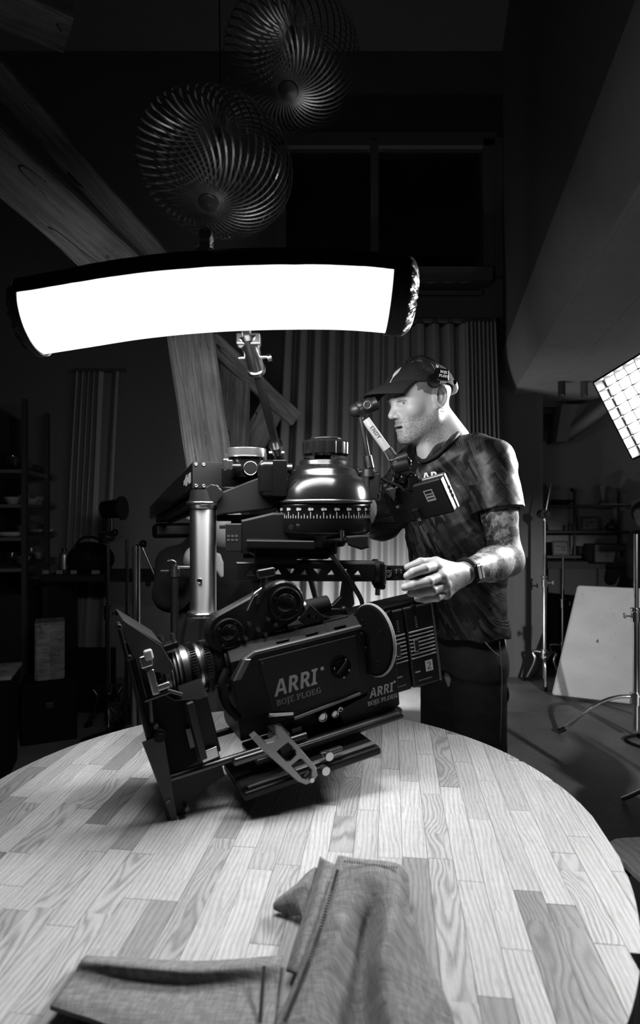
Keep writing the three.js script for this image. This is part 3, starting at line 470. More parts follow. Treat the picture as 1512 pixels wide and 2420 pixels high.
// ---------- chairs ----------
M.ply = oakM[0]; M.steelDark = mat(0.05, 0.4, 0.6);
function makeChair(label, x, z, turn) {               // local: seat faces -x, the back at +x
  const o = thing('wooden_chair', label, 'chair', v3(x, 0, z), 'wooden chairs around the table'); o.rotation.y = turn;
  const sh = new THREE.Shape(), w = 0.2, r = 0.06; sh.moveTo(-w + r, -w); sh.lineTo(w - r, -w); sh.quadraticCurveTo(w, -w, w, -w + r); sh.lineTo(w, w - r); sh.quadraticCurveTo(w, w, w - r, w); sh.lineTo(-w + r, w); sh.quadraticCurveTo(-w, w, -w, w - r); sh.lineTo(-w, -w + r); sh.quadraticCurveTo(-w, -w, -w + r, -w);
  const seat = planeUV(new THREE.ExtrudeGeometry(sh, { depth: 0.012, bevelEnabled: true, bevelSize: 0.004, bevelThickness: 0.004, bevelSegments: 2 }).rotateX(-Math.PI / 2).translate(0, 0.448, 0), 3, 'z', 'x'); part(o, 'seat', seat, oakM[2]);
  for (const [sx, sz] of [[-1, -1], [-1, 1], [1, -1], [1, 1]]) part(o, 'leg', tube([v3(sx * 0.12, 0.44, sz * 0.13), v3(sx * 0.16, 0.38, sz * 0.17), v3(sx * 0.2, 0.0, sz * 0.2)], 0.012), M.steelDark);
  for (const sz of [-1, 1]) part(o, 'back_post', tube([v3(0.15, 0.44, sz * 0.15), v3(0.21, 0.5, sz * 0.17), v3(0.24, 0.66, sz * 0.19), v3(0.26, 0.78, sz * 0.17)], 0.011), M.steelDark);
  part(o, 'backrest', [tr(new THREE.CylinderGeometry(0.34, 0.34, 0.13, 24, 1, true, Math.PI / 2 - 0.62, 1.24), v3(-0.065, 0.74, 0)), tr(new THREE.CylinderGeometry(0.328, 0.328, 0.13, 24, 1, true, Math.PI / 2 - 0.62, 1.24), v3(-0.065, 0.74, 0))], new THREE.MeshStandardMaterial({ map: oakM[1].map, color: gcol(0.8), roughness: 0.5, side: THREE.DoubleSide }));
  return o;
}
makeChair('pale wooden chair with a rounded seat corner at the right edge of the table', 0.985, -1.425, 0.1);
makeChair('wooden chair pushed in behind the table beside the man, hidden by the film camera', -0.02, -2.16, 1.45);
// ---------- film camera over the table ----------
// camera axes: x to the rear, y up, z towards the viewer; origin on the near side of the body
const cyaw = 24 * Math.PI / 180, cpit = 8 * Math.PI / 180, chz = v3(Math.cos(cyaw), 0, -Math.sin(cyaw));
const CR = chz.clone().multiplyScalar(Math.cos(cpit)).add(v3(0, Math.sin(cpit), 0)), CU = chz.clone().multiplyScalar(-Math.sin(cpit)).add(v3(0, Math.cos(cpit), 0)), CS = CR.clone().cross(CU), CO = W(740, 1590, 1.30);
const camThing = (n, l, c, g) => basis(thing(n, l, c, null, g), CO, CR, CU, CS);
const cz = (r, h, x, y, z, n = 24, r1 = r) => new THREE.CylinderGeometry(r1, r, h, n).rotateX(Math.PI / 2).translate(x, y, z);   // axis towards the viewer
const cx = (r, h, x, y, z, n = 32, r1 = r) => new THREE.CylinderGeometry(r1, r, h, n).rotateZ(-Math.PI / 2).translate(x, y, z);  // axis along the lens
const ring = (R, r, x, y, z) => tor(R, r).translate(x, y, z);
const crackle = tex(256, 256, (u, v) => 0.5 + 0.5 * (hash(u * 256 | 0, v * 256 | 0, 3) - 0.5), false); crackle.repeat.set(8, 8);
M.bodyPaint = bmat(0.015, 0.5, 0.5, { bumpMap: crackle, bumpScale: 0.0006 }); M.door = bmat(0.01, 0.5, 0.5, { bumpMap: crackle, bumpScale: 0.0006 }); M.edgeWorn = mat(0.16, 0.4, 0.6);
const bolts = (parent, list, r = 0.0032, m = M.steel) => list.forEach(([x, y, z]) => part(parent, 'bolt', [cz(r, 0.003, x, y, z, 12), ring(r * 0.7, r * 0.25, x, y, z + 0.0015)], m));
{
  const o = camThing('film_camera', 'black digital film camera hanging over the table, white lettering on its side', 'camera');
  // main body with chamfered long edges (section in y,z extruded along x)
  const sec = ext([[-0.072, -0.105], [0.0, -0.105], [0.0, -0.1], [-0.02, -0.1]].length ? [[-0.15, -0.10], [-0.14, -0.108], [-0.022, -0.108], [-0.018, -0.09], [-0.018, 0.062], [-0.04, 0.088], [-0.135, 0.088], [-0.15, 0.07]] : [], 0.39, 0.002);
  sec.rotateY(Math.PI / 2); // profile x -> -z
  sec.scale(1, 1, -1); const ix = sec.index; { const p = sec.attributes.position, n = sec.attributes.normal; for (let i = 0; i < p.count; i += 3) for (const a of [p, n]) { const t = [a.getX(i), a.getY(i), a.getZ(i)]; a.setXYZ(i, a.getX(i + 1), a.getY(i + 1), a.getZ(i + 1)); a.setXYZ(i + 1, ...t); } }
  sec.translate(0.02, 0, 0); part(o, 'body', sec, M.bodyPaint);
  // near side door: a raised panel with cut corners
  const doorPts = [[-0.178, 0.03], [-0.15, 0.062], [-0.125, 0.072], [0.128, 0.072], [0.134, 0.066], [0.126, -0.07], [0.118, -0.078], [-0.058, -0.088], [-0.108, -0.062], [-0.165, -0.055], [-0.176, -0.03]];
  const door = part(o, 'side_door', ext(doorPts, 0.022, 0.003).translate(0, 0, -0.010), M.door);
  const inner = [[-0.118, 0.058], [0.112, 0.058], [0.108, -0.058], [-0.05, -0.072], [-0.104, -0.052]];
  part(door, 'recessed_panel', ext(inner, 0.004, 0.0012).translate(0, 0, 0.0012), M.bodyPaint);
  part(door, 'trim_edge', [ext([[-0.150, 0.066], [-0.125, 0.0765], [0.130, 0.0765], [0.130, 0.071], [-0.124, 0.071], [-0.147, 0.062]], 0.012, 0.001).translate(0, 0, -0.004)], M.edgeWorn);
  part(door, 'corner_guard', ext([[-0.176, 0.03], [-0.148, 0.066], [-0.138, 0.064], [-0.164, 0.03]], 0.016, 0.002).translate(0, 0, -0.002), M.edgeWorn);
  part(door, 'lower_guard', ext([[-0.112, -0.060], [-0.06, -0.0715], [-0.06, -0.0765], [-0.114, -0.0655]], 0.006, 0.001).translate(0, 0, 0.003), M.alu);
  part(door, 'lower_trim', ext([[-0.058, -0.083], [0.105, -0.072], [0.105, -0.0765], [-0.058, -0.0885]], 0.006, 0.001).translate(0, 0, 0.002), M.edgeWorn);
  part(door, 'lettering', tr(words('ARRI', 0.0345, 'sans_bold', 0.0008, 0.2, 0.92).rotateZ(0.02), v3(-0.043, -0.009, 0.0034)), M.print);
  part(door, 'registered_mark', cz(0.0042, 0.0008, 0.021, 0.005, 0.0037, 16), M.print);
  part(door, 'owner_name', tr(words('BOJE PLOEG', 0.0125, 'serif_bold', 0.0008, 0, 0.98).rotateZ(0.015), v3(-0.041, -0.043, 0.0034)), M.printDim);
  // round latch
  const latch = part(o, 'latch_dial', [cz(0.024, 0.006, 0.065, -0.003, 0.004, 32), cz(0.017, 0.006, 0.065, -0.003, 0.008, 32)], M.blackGloss); bolts(latch, [[0.083, -0.013, 0.008], [0.068, -0.025, 0.008], [0.049, -0.001, 0.008], [0.078, 0.012, 0.008]], 0.0026);
  part(latch, 'finger_bar', rb(0.034, 0.008, 0.006, 0.065, -0.003, 0.013, 0.002).translate(-0.065, 0.003, 0).rotateZ(0.7).translate(0.065, -0.003, 0), M.rubber);
  // rear section with second lettering
  const rear = part(o, 'rear_panel', ext([[0.130, 0.02], [0.145, 0.026], [0.205, 0.028], [0.212, 0.02], [0.205, -0.128], [0.195, -0.135], [0.06, -0.135], [0.05, -0.10], [0.126, -0.085]], 0.02, 0.002).translate(0, 0, -0.012), M.door);
  part(rear, 'lettering', tr(words('ARRI', 0.0215, 'sans_bold', 0.0008, 0.2, 0.92), v3(0.163, -0.083, -0.0018)), M.print);
  part(rear, 'registered_mark', cz(0.0028, 0.0008, 0.2, -0.073, -0.0015, 16), M.print);
  part(rear, 'owner_name', tr(words('BOJE PLOEG', 0.0098, 'serif_bold', 0.0008, 0, 0.95), v3(0.163, -0.107, -0.0018)), M.print);
  bolts(o, [[0.138, -0.075, 0.0], [0.128, 0.06, 0.003], [-0.112, 0.05, 0.002], [0.149, 0.0, -0.0015], [0.149, -0.05, -0.0015]], 0.0026, M.darkMetal);
  // vents and top details
  const top = part(o, 'top_plate', rb(0.25, 0.008, 0.085, 0.0, 0.09, -0.09, 0.002), M.anod);
  for (const x of [-0.045, 0.0]) part(top, 'vent_window', [ring(0.008, 0.0012, 0, 0, 0).scale(1.5, 0.8, 1).rotateX(-Math.PI / 2).translate(x, 0.0955, -0.055)], M.steel);
  for (const x of [-0.05, 0.02, 0.09]) part(o, 'top_slot', rb(0.03, 0.002, 0.006, x, 0.079, -0.028, 0.001).rotateX(0), M.blackGloss);
  // connectors under the door
  for (const [x, y, r] of [[0.01, -0.104, 0.011], [0.04, -0.105, 0.009], [0.054, -0.098, 0.006]]) part(o, 'connector', [cz(r, 0.014, x, y, -0.01), ring(r * 0.8, 0.0018, x, y, -0.002)], M.steel);
  part(o, 'lens_mount', [cx(0.052, 0.03, -0.185, 0.048, -0.084, 40), cx(0.062, 0.012, -0.176, 0.04, -0.084, 40)], M.darkMetal);
  part(o, 'front_bumper', tube([v3(-0.182, 0.05, -0.02), v3(-0.2, 0.02, -0.015), v3(-0.196, -0.02, -0.012), v3(-0.175, -0.055, -0.012)], 0.009), M.rubber);
}
{ // batteries
  const o = camThing('camera_battery', 'twin black ribbed battery pack on the camera back with a paper numeral', 'battery');
  for (const [x0, x1] of [[0.216, 0.262], [0.268, 0.345]]) {
    const w = x1 - x0, xc = (x0 + x1) / 2, b = part(o, 'battery_block', rb(w, 0.195, 0.1, xc, -0.018, -0.082, 0.004), M.anod);
    for (let k = 0; k < 8; k++) part(b, 'fin', rb(w * 0.92, 0.0032, 0.004, xc, 0.022 - k * 0.0092, -0.031, 0.001), mat(0.5, 0.4, 0.3));
    part(b, 'clip', rb(0.014, 0.03, 0.006, x0 + 0.018, -0.012, -0.028, 0.002), M.steel);
    for (let k = 0; k < 5; k++) part(b, 'charge_mark', bx(0.005, 0.003, 0.001, x0 + 0.028, 0.056 - k * 0.006, -0.0316), M.printDim);
    part(b, 'top_trim', rb(w, 0.004, 0.1, xc, 0.081, -0.082, 0.001), M.edgeWorn);
    part(b, 'status_bar', bx(0.014, 0.003, 0.001, x0 + 0.016, -0.078, -0.0316), M.print);
    part(b, 'foot_trim', rb(w * 0.5, 0.0025, 0.003, xc - 0.004, -0.1, -0.031, 0.001), M.edgeWorn);
  }
  const n = part(o, 'number_label', bx(0.021, 0.027, 0.0008, 0.318, -0.07, -0.0314), M.paper); part(n, 'numeral', tr(words('2', 0.017, 'sans_regular', 0.0004), v3(0.318, -0.07, -0.031)), M.stitch);
  part(o, 'top_cover', rb(0.13, 0.012, 0.09, 0.28, 0.088, -0.085, 0.003), M.black);
  for (const x of [0.225, 0.292]) part(o, 'release_button', cz(0.005, 0.012, x, 0.083, -0.03, 12), M.rubber);
  part(o, 'rear_plate', rb(0.006, 0.2, 0.1, 0.3485, -0.016, -0.082, 0.002), M.edgeWorn);
}
{ // viewfinder eyecup disc
  const o = thing('rubber_disc', 'large round rubber eyecup disc beside the camera back', 'eyecup', W(880, 1512, 1.345)); o.rotation.set(0.05, -1.02, 0.12);
  const dsc = part(o, 'disc', lathe([[0, -0.012], [0.05, -0.012], [0.074, -0.008], [0.08, 0], [0.08, 0.006], [0.074, 0.008], [0, 0.004]]).rotateX(Math.PI / 2), bmat(0.003, 0.85, 0.15));
  part(o, 'pale_rim', tor(0.079, 0.0042, 64, 8), mat(0.28, 0.9)); part(o, 'hub', cz(0.03, 0.04, 0, 0, -0.02), M.black); for (let k = 0; k < 4; k++) part(dsc, 'bolt', cz(0.003, 0.004, 0.05 * Math.cos(k * 1.57 + 0.5), 0.05 * Math.sin(k * 1.57 + 0.5), 0.006, 12), M.darkMetal);  // rim a lighter grey than the disc
}
{ // lens
  const o = camThing('camera_lens', 'cine lens with ribbed gear rings on the front of the camera', 'lens'), Y = 0.048, Z = -0.084;
  part(o, 'barrel', [cx(0.049, 0.05, -0.225, Y, Z, 48), cx(0.055, 0.07, -0.28, Y, Z, 48, 0.052)], M.anod);
  for (const [x, r] of [[-0.214, 0.054], [-0.244, 0.056]]) { const rg = part(o, 'gear_ring', cx(r, 0.013, x, Y, Z, 64), M.darkMetal); const t = []; for (let k = 0; k < 60; k++) { const a = k / 60 * Math.PI * 2; t.push(bx(0.012, 0.0028, 0.0028, x, Y + (r + 0.001) * Math.cos(a), Z + (r + 0.001) * Math.sin(a))); } const s = part(rg, 'gear_teeth', t, M.darkMetal); s.userData.kind = 'stuff'; }
  for (const [x, r, w] of [[-0.232, 0.0535, 0.006], [-0.262, 0.0565, 0.012], [-0.276, 0.0575, 0.003], [-0.284, 0.0575, 0.003], [-0.292, 0.0575, 0.003], [-0.302, 0.06, 0.01]]) part(o, 'focus_ring', cx(r, w, x, Y, Z, 64), w < 0.005 ? M.alu : M.steel);
  part(o, 'front_element', cx(0.045, 0.004, -0.316, Y, Z, 48), M.glassDark);
}
{ // matte box, tipped forward a little more than the camera
  const o = camThing('matte_box', 'blurred black matte box with hinged flags in front of the lens', 'matte box'); const q = new THREE.Group();
  const piv = v3(-0.33, 0.01, -0.07); const R = new THREE.Matrix4().makeRotationZ(0.1).setPosition(0, 0, 0), TT = g => g.translate(-piv.x, -piv.y, -piv.z).applyMatrix4(R).translate(piv.x, piv.y, piv.z);
  const hoodOuter = [[-0.075, -0.13], [0.075, -0.13], [0.075, 0.09], [-0.075, 0.09]];
  const frame = part(o, 'front_frame', TT(ext([[-0.085, -0.15], [0.085, -0.15], [0.085, 0.105], [-0.085, 0.105]], 0.012, 0.002, [[[-0.07, -0.135], [-0.07, 0.09], [0.07, 0.09], [0.07, -0.135]]]).rotateY(Math.PI / 2).translate(-0.355, 0.02, -0.07)), M.blackMatte);
  for (const sd of [-1, 1]) part(o, 'hood_side', TT(ext([[-0.355, -0.125], [-0.355, 0.12], [-0.335, 0.06], [-0.3, 0.02], [-0.25, 0.005], [-0.25, -0.09], [-0.27, -0.11]], 0.003, 0.0005).translate(0, 0, -0.07 + sd * 0.08)), M.blackMatte);
  part(o, 'hood_floor', TT(rb(0.1, 0.003, 0.16, -0.305, -0.118, -0.07, 0.001)), M.blackMatte);
  const saddle = [[-0.085, -0.11], [0.085, -0.11], [0.085, 0.005]]; for (let k = 0; k <= 16; k++) { const a = k / 16 * Math.PI; saddle.push([0.064 * Math.cos(a), 0.036 - 0.064 * Math.sin(a) * 1.0 - 0.0]); } saddle.push([-0.085, 0.005]);
  part(o, 'filter_stage', TT(ext(saddle, 0.05, 0.002).rotateY(Math.PI / 2).translate(-0.262, 0.0, -0.075)), M.black);
  const tray = part(o, 'filter_tray', TT(rb(0.014, 0.12, 0.012, -0.275, -0.05, 0.02, 0.002)), M.anod);
  part(tray, 'tray_tab', TT(rb(0.034, 0.022, 0.006, -0.262, -0.105, 0.022, 0.002)), M.steel); part(tray, 'spring_clip', TT(rb(0.01, 0.04, 0.004, -0.29, -0.06, 0.018, 0.001)), M.darkMetal);
  M.flag = bmat(0.02, 0.7);
  part(o, 'top_flag', TT(rb(0.09, 0.003, 0.15, 0, 0, 0, 0.001).rotateZ(-0.86).translate(-0.326, 0.168, -0.068)), M.flag);
  part(o, 'side_flag', TT(ext([[-0.362, 0.19], [-0.352, 0.2], [-0.3, 0.135], [-0.286, 0.085], [-0.3, 0.075], [-0.352, 0.11]], 0.003, 0.0005).translate(0, 0, 0.012)), bmat(0.05, 0.6));
  part(o, 'bottom_flag', TT(ext([[-0.378, -0.03], [-0.362, -0.2], [-0.353, -0.212], [-0.338, -0.03]], 0.003, 0.0005).rotateY(0).translate(0, 0, 0.024)), bmat(0.06, 0.6));
  part(o, 'front_rail', TT(rb(0.007, 0.42, 0.012, -0.366, -0.005, 0.014, 0.002)), M.black);
  part(o, 'rear_rail', TT(ext([[-0.352, -0.205], [-0.335, -0.21], [-0.33, -0.185], [-0.28, -0.172], [-0.243, -0.165], [-0.243, -0.03], [-0.3, -0.005], [-0.345, 0.01]], 0.006, 0.001).translate(0, 0, 0.008)), M.black);
  for (const [x, y] of [[-0.366, 0.198], [-0.362, 0.135], [-0.347, -0.01], [-0.36, -0.16], [-0.345, -0.205], [-0.33, -0.19]]) part(o, 'bolt', TT(mergeGeometries([cz(0.005, 0.01, x, y, 0.022, 14), ring(0.0035, 0.0012, x, y, 0.027)].map(prep))), M.darkMetal);
  const br = part(o, 'flag_bracket', TT(mergeGeometries([rb(0.024, 0.024, 0.012, -0.335, 0.118, 0.024, 0.004), rb(0.014, 0.05, 0.01, -0.332, 0.075, 0.024, 0.003), rb(0.03, 0.012, 0.01, -0.318, 0.06, 0.024, 0.003)].map(prep))), M.steel);
  part(br, 'wing_knob', TT(rb(0.016, 0.02, 0.012, -0.328, 0.13, 0.03, 0.004)), mat(0.5, 0.5));
  part(o, 'hinge_bar', TT(mergeGeometries([cx(0.004, 0.05, -0.33, 0.045, 0.022), cyA(v3(-0.345, 0.04, 0.02), v3(-0.352, 0.0, 0.02), 0.004), cyA(v3(-0.31, 0.048, 0.02), v3(-0.285, 0.03, 0.02), 0.004)].map(prep))), M.darkMetal);
  part(o, 'stop_knob', TT(mergeGeometries([cz(0.012, 0.01, -0.345, -0.03, 0.024), cz(0.007, 0.014, -0.345, -0.03, 0.028)].map(prep))), M.rubber);
  part(o, 'clamp_post', TT(mergeGeometries([cyA(v3(-0.29, 0.105, -0.05), v3(-0.29, 0.14, -0.05), 0.006), rb(0.04, 0.014, 0.03, -0.28, 0.112, -0.055, 0.003)].map(prep))), M.black);
  for (const x of [-0.29, -0.268]) part(o, 'thumb_screw', TT(cyA(v3(x, 0.112, -0.045), v3(x, 0.138, -0.045), 0.0035, 0.0035, 10)), M.steel);
}
{ // lens motors
  const o = camThing('lens_motor', 'twin disc lens motor with a belt shaped housing on top of the camera', 'motor'), Z = -0.045;
  const A = [-0.165, 0.118], B = [-0.03, 0.155], r = 0.042, pts = [], ang = Math.atan2(B[1] - A[1], B[0] - A[0]);
  for (let k = 0; k <= 14; k++) { const a = ang + Math.PI / 2 + k / 14 * Math.PI; pts.push([A[0] + r * Math.cos(a), A[1] + r * Math.sin(a)]); } for (let k = 0; k <= 14; k++) { const a = ang - Math.PI / 2 + k / 14 * Math.PI; pts.push([B[0] + r * 1.1 * Math.cos(a), B[1] + r * 1.1 * Math.sin(a)]); }
  part(o, 'belt_housing', ext(pts, 0.03, 0.004).translate(0, 0, Z - 0.015), M.anod);
  for (const [p, k] of [[A, 0.9], [B, 1.05]]) { const d = part(o, 'motor_disc', [cz(0.036 * k, 0.012, p[0], p[1], Z + 0.004, 40), ring(0.034 * k, 0.0022, p[0], p[1], Z + 0.01), ring(0.02 * k, 0.002, p[0], p[1], Z + 0.011)], M.black); part(d, 'disc_hub', lathe([[0, 0.004], [0.012 * k, 0.003], [0.019 * k, 0], [0.019 * k, -0.004], [0, -0.004]], 32).rotateX(Math.PI / 2).translate(p[0], p[1], Z + 0.012), M.blackGloss); for (let i = 0; i < 4; i++) part(d, 'bolt', cz(0.0025, 0.004, p[0] + 0.028 * k * Math.cos(i * 1.57 + 0.9), p[1] + 0.028 * k * Math.sin(i * 1.57 + 0.9), Z + 0.011, 10), M.steel); }
  part(o, 'top_lever', [cyA(v3(-0.09, 0.165, Z), v3(-0.065, 0.225, Z), 0.006), rb(0.04, 0.02, 0.014, -0.062, 0.23, Z, 0.004).translate(0, 0, 0)], M.darkMetal);
  part(o, 'cable_guard', tube([v3(-0.12, 0.16, Z + 0.01), v3(-0.1, 0.19, Z + 0.015), v3(-0.08, 0.2, Z + 0.012)], 0.003), M.steel);
  for (const [x, y] of [[-0.13, 0.1], [-0.1, 0.112], [-0.085, 0.098], [-0.06, 0.115], [-0.075, 0.13], [-0.118, 0.128]]) part(o, 'fitting', [cz(0.0045, 0.014, x, y, Z + 0.006, 12)], M.steel);
  part(o, 'support_bracket', [rb(0.02, 0.06, 0.02, -0.03, 0.11, Z - 0.03, 0.004), rb(0.018, 0.05, 0.02, -0.14, 0.09, Z - 0.03, 0.004)], M.black);
  part(o, 'roller_handle', cx(0.02, 0.062, 0.052, 0.128, Z - 0.02, 32), M.rubber); part(o, 'roller_end', cx(0.022, 0.006, 0.02, 0.128, Z - 0.02, 32), M.steel);
  part(o, 'link_plate', ext([[0.0, 0.11], [0.03, 0.14], [0.06, 0.105], [0.045, 0.098], [0.012, 0.098]], 0.008, 0.001, [hole(0.022, 0.116, 0.005), hole(0.038, 0.11, 0.004)]).translate(0, 0, Z), M.anod);
}
{ // base plates and bracket
  const o = camThing('camera_baseplate', 'black sliding baseplate with rods under the film camera', 'baseplate');
  part(o, 'upper_plate', rb(0.36, 0.014, 0.11, 0.02, -0.146, -0.03, 0.005), M.anod);
  part(o, 'lower_plate', rb(0.31, 0.018, 0.16, -0.052, -0.178, 0.0, 0.006), M.black);
  part(o, 'riser', rb(0.24, 0.028, 0.09, 0.02, -0.125, -0.07, 0.003), M.black);
  part(o, 'rail', rb(0.29, 0.006, 0.014, -0.05, -0.166, 0.062, 0.002), M.edgeWorn); part(o, 'rail', rb(0.32, 0.005, 0.008, 0.03, -0.1385, 0.018, 0.002), M.edgeWorn);
  part(o, 'maker_plate', rb(0.1, 0.014, 0.004, 0.15, -0.128, -0.022, 0.001), M.blackGloss); part(o, 'maker_lettering', tr(words('ARRI', 0.0075, 'sans_bold', 0.0005, 0.2), v3(0.128, -0.128, -0.0198)), M.print);
  for (const z of [0.012, -0.13]) part(o, 'support_rod', cx(0.0075, 0.3, -0.19, -0.125, z), M.darkMetal);
  for (const [x, y, z] of [[-0.02, -0.152, 0.075], [-0.035, -0.175, 0.083]]) part(o, 'lock_knob', [cz(0.009, 0.016, x, y, z)], M.steel);
  part(o, 'lock_lever', rb(0.05, 0.009, 0.012, -0.01, -0.148, 0.07, 0.003), M.darkMetal); part(o, 'side_label', bx(0.022, 0.01, 0.001, -0.055, -0.113, 0.0), M.printDim);
}
{
  const o = camThing('handle_bracket', 'bare metal bracket with two square windows below the lettering', 'bracket');
  const outer = [[-0.125, -0.057], [-0.114, -0.064], [-0.058, -0.158], [-0.056, -0.176], [-0.067, -0.185], [-0.082, -0.186], [-0.097, -0.175], [-0.162, -0.087], [-0.178, -0.06], [-0.17, -0.057], [-0.153, -0.08], [-0.137, -0.081], [-0.124, -0.076]].reverse();
  const w1 = [[-0.135, -0.101], [-0.115, -0.092], [-0.106, -0.09], [-0.092, -0.112], [-0.093, -0.12], [-0.109, -0.129], [-0.118, -0.127]], w2 = [[-0.109, -0.138], [-0.089, -0.13], [-0.082, -0.132], [-0.064, -0.162], [-0.067, -0.171], [-0.081, -0.176], [-0.089, -0.171]];
  part(o, 'bracket_frame', ext(outer, 0.018, 0.0018, [w1, w2]).translate(0, 0, 0.084), mat(0.26, 0.38, 0.9));
  part(o, 'handle_grip', rb(0.09, 0.016, 0.02, -0.17, -0.112, 0.055, 0.006), M.darkMetal);
  part(o, 'pivot_screw', cz(0.005, 0.008, -0.07, -0.1795, 0.094, 14), M.steel); part(o, 'mount_arm', rb(0.03, 0.04, 0.07, -0.11, -0.1, 0.045, 0.004), M.black);
}
// ---------- top handle with the rod the man grips ----------
{
  const a = W(560, 1350, 1.40), b = W(893, 1352, 1.44), o = thing('top_handle', 'black skeleton top handle above the camera with a perforated extension rod', 'handle', null);
  const X = b.clone().sub(a).normalize(), Y = v3(0, 1, 0).addScaledVector(X, -X.y).normalize(); basis(o, a, X, Y, X.clone().cross(Y)); const L = a.distanceTo(b), hs = [];
  for (let k = 0; k < 9; k++) { const c = 0.03 + k * (L - 0.05) / 9, w = 0.013, u = k % 2 ? 1 : -1; hs.push([[c - w, u * 0.009], [c + w * 0.2 * 1, -u * 0.009], [c + w, u * 0.009]].sort(() => 0)); }
  part(o, 'rail', ext([[0, -0.02], [L, -0.02], [L, 0.02], [0, 0.02]], 0.024, 0.002, hs.map(h => { let A = 0; for (let i = 0; i < 3; i++) { const p = h[i], q = h[(i + 1) % 3]; A += p[0] * q[1] - q[0] * p[1]; } return A > 0 ? h.reverse() : h; })), M.anod);
  part(o, 'top_strip', cyA(v3(0.05, 0.019, 0), v3(L, 0.019, 0), 0.009), M.darkMetal);
  const cap = part(o, 'end_clamp', [rb(0.024, 0.066, 0.04, L + 0.004, -0.008, 0, 0.006), cyA(v3(L - 0.012, 0.0, -0.0), v3(L - 0.002, 0.0, 0), 0.032, 0.032, 32)], M.black); part(cap, 'edge_band', rb(0.006, 0.05, 0.043, L + 0.013, -0.003, 0, 0.002), M.steel); part(cap, 'clamp_screw', cy(0.006, 0.006, 0.016, L, -0.048, 0), M.steel);
  const rod = part(o, 'extension_rod', ext([[L + 0.01, -0.016], [L + 0.12, -0.013], [L + 0.12, 0.011], [L + 0.01, 0.012]], 0.024, 0.004), M.blackGloss); for (let k = 0; k < 7; k++) part(rod, 'threaded_hole', cz(0.0018, 0.002, L + 0.03 + (k % 4) * 0.012, 0.006 - (k >> 2) * 0.006, 0.0122, 10), M.steel);
  part(rod, 'rosette', [ring(0.008, 0.0012, L + 0.022, -0.003, 0.0122), ring(0.004, 0.001, L + 0.022, -0.003, 0.0122)], M.printDim); part(rod, 'top_edge', rb(0.1, 0.002, 0.004, L + 0.06, 0.0125, 0.004, 0.0008), M.steel);
  part(o, 'support_leg', ext([[L - 0.085, -0.02], [L - 0.06, -0.02], [L - 0.064, -0.05], [L - 0.06, -0.075], [L - 0.075, -0.095], [L - 0.15, -0.095], [L - 0.15, -0.082], [L - 0.11, -0.08], [L - 0.09, -0.06]], 0.022, 0.002), M.anod);
  part(o, 'support_foot', [rb(0.05, 0.02, 0.04, L - 0.1, -0.095, 0, 0.004), sph(0.01, v3(L - 0.085, -0.088, 0.02), 12)], M.black); part(o, 'front_leg', rb(0.03, 0.09, 0.022, 0.05, -0.06, 0, 0.004), M.anod);
  part(o, 'mount_block', [rb(0.1, 0.05, 0.06, 0.09, 0.045, 0, 0.006), rb(0.16, 0.02, 0.08, 0.1, 0.066, 0, 0.004)], M.black);
}
{ const o = thing('video_cable', 'black cables looping from the handle to the camera body', 'cable', v3(0, 0, 0)); for (const k of [0, 1]) part(o, 'cable', tube([W(768 + k * 6, 1296, 1.42), W(790 + k * 5, 1325, 1.4), W(832 + k * 6, 1385, 1.4), W(852 + k * 4, 1420, 1.4), W(858, 1450, 1.4)], 0.0035), M.rubber); }
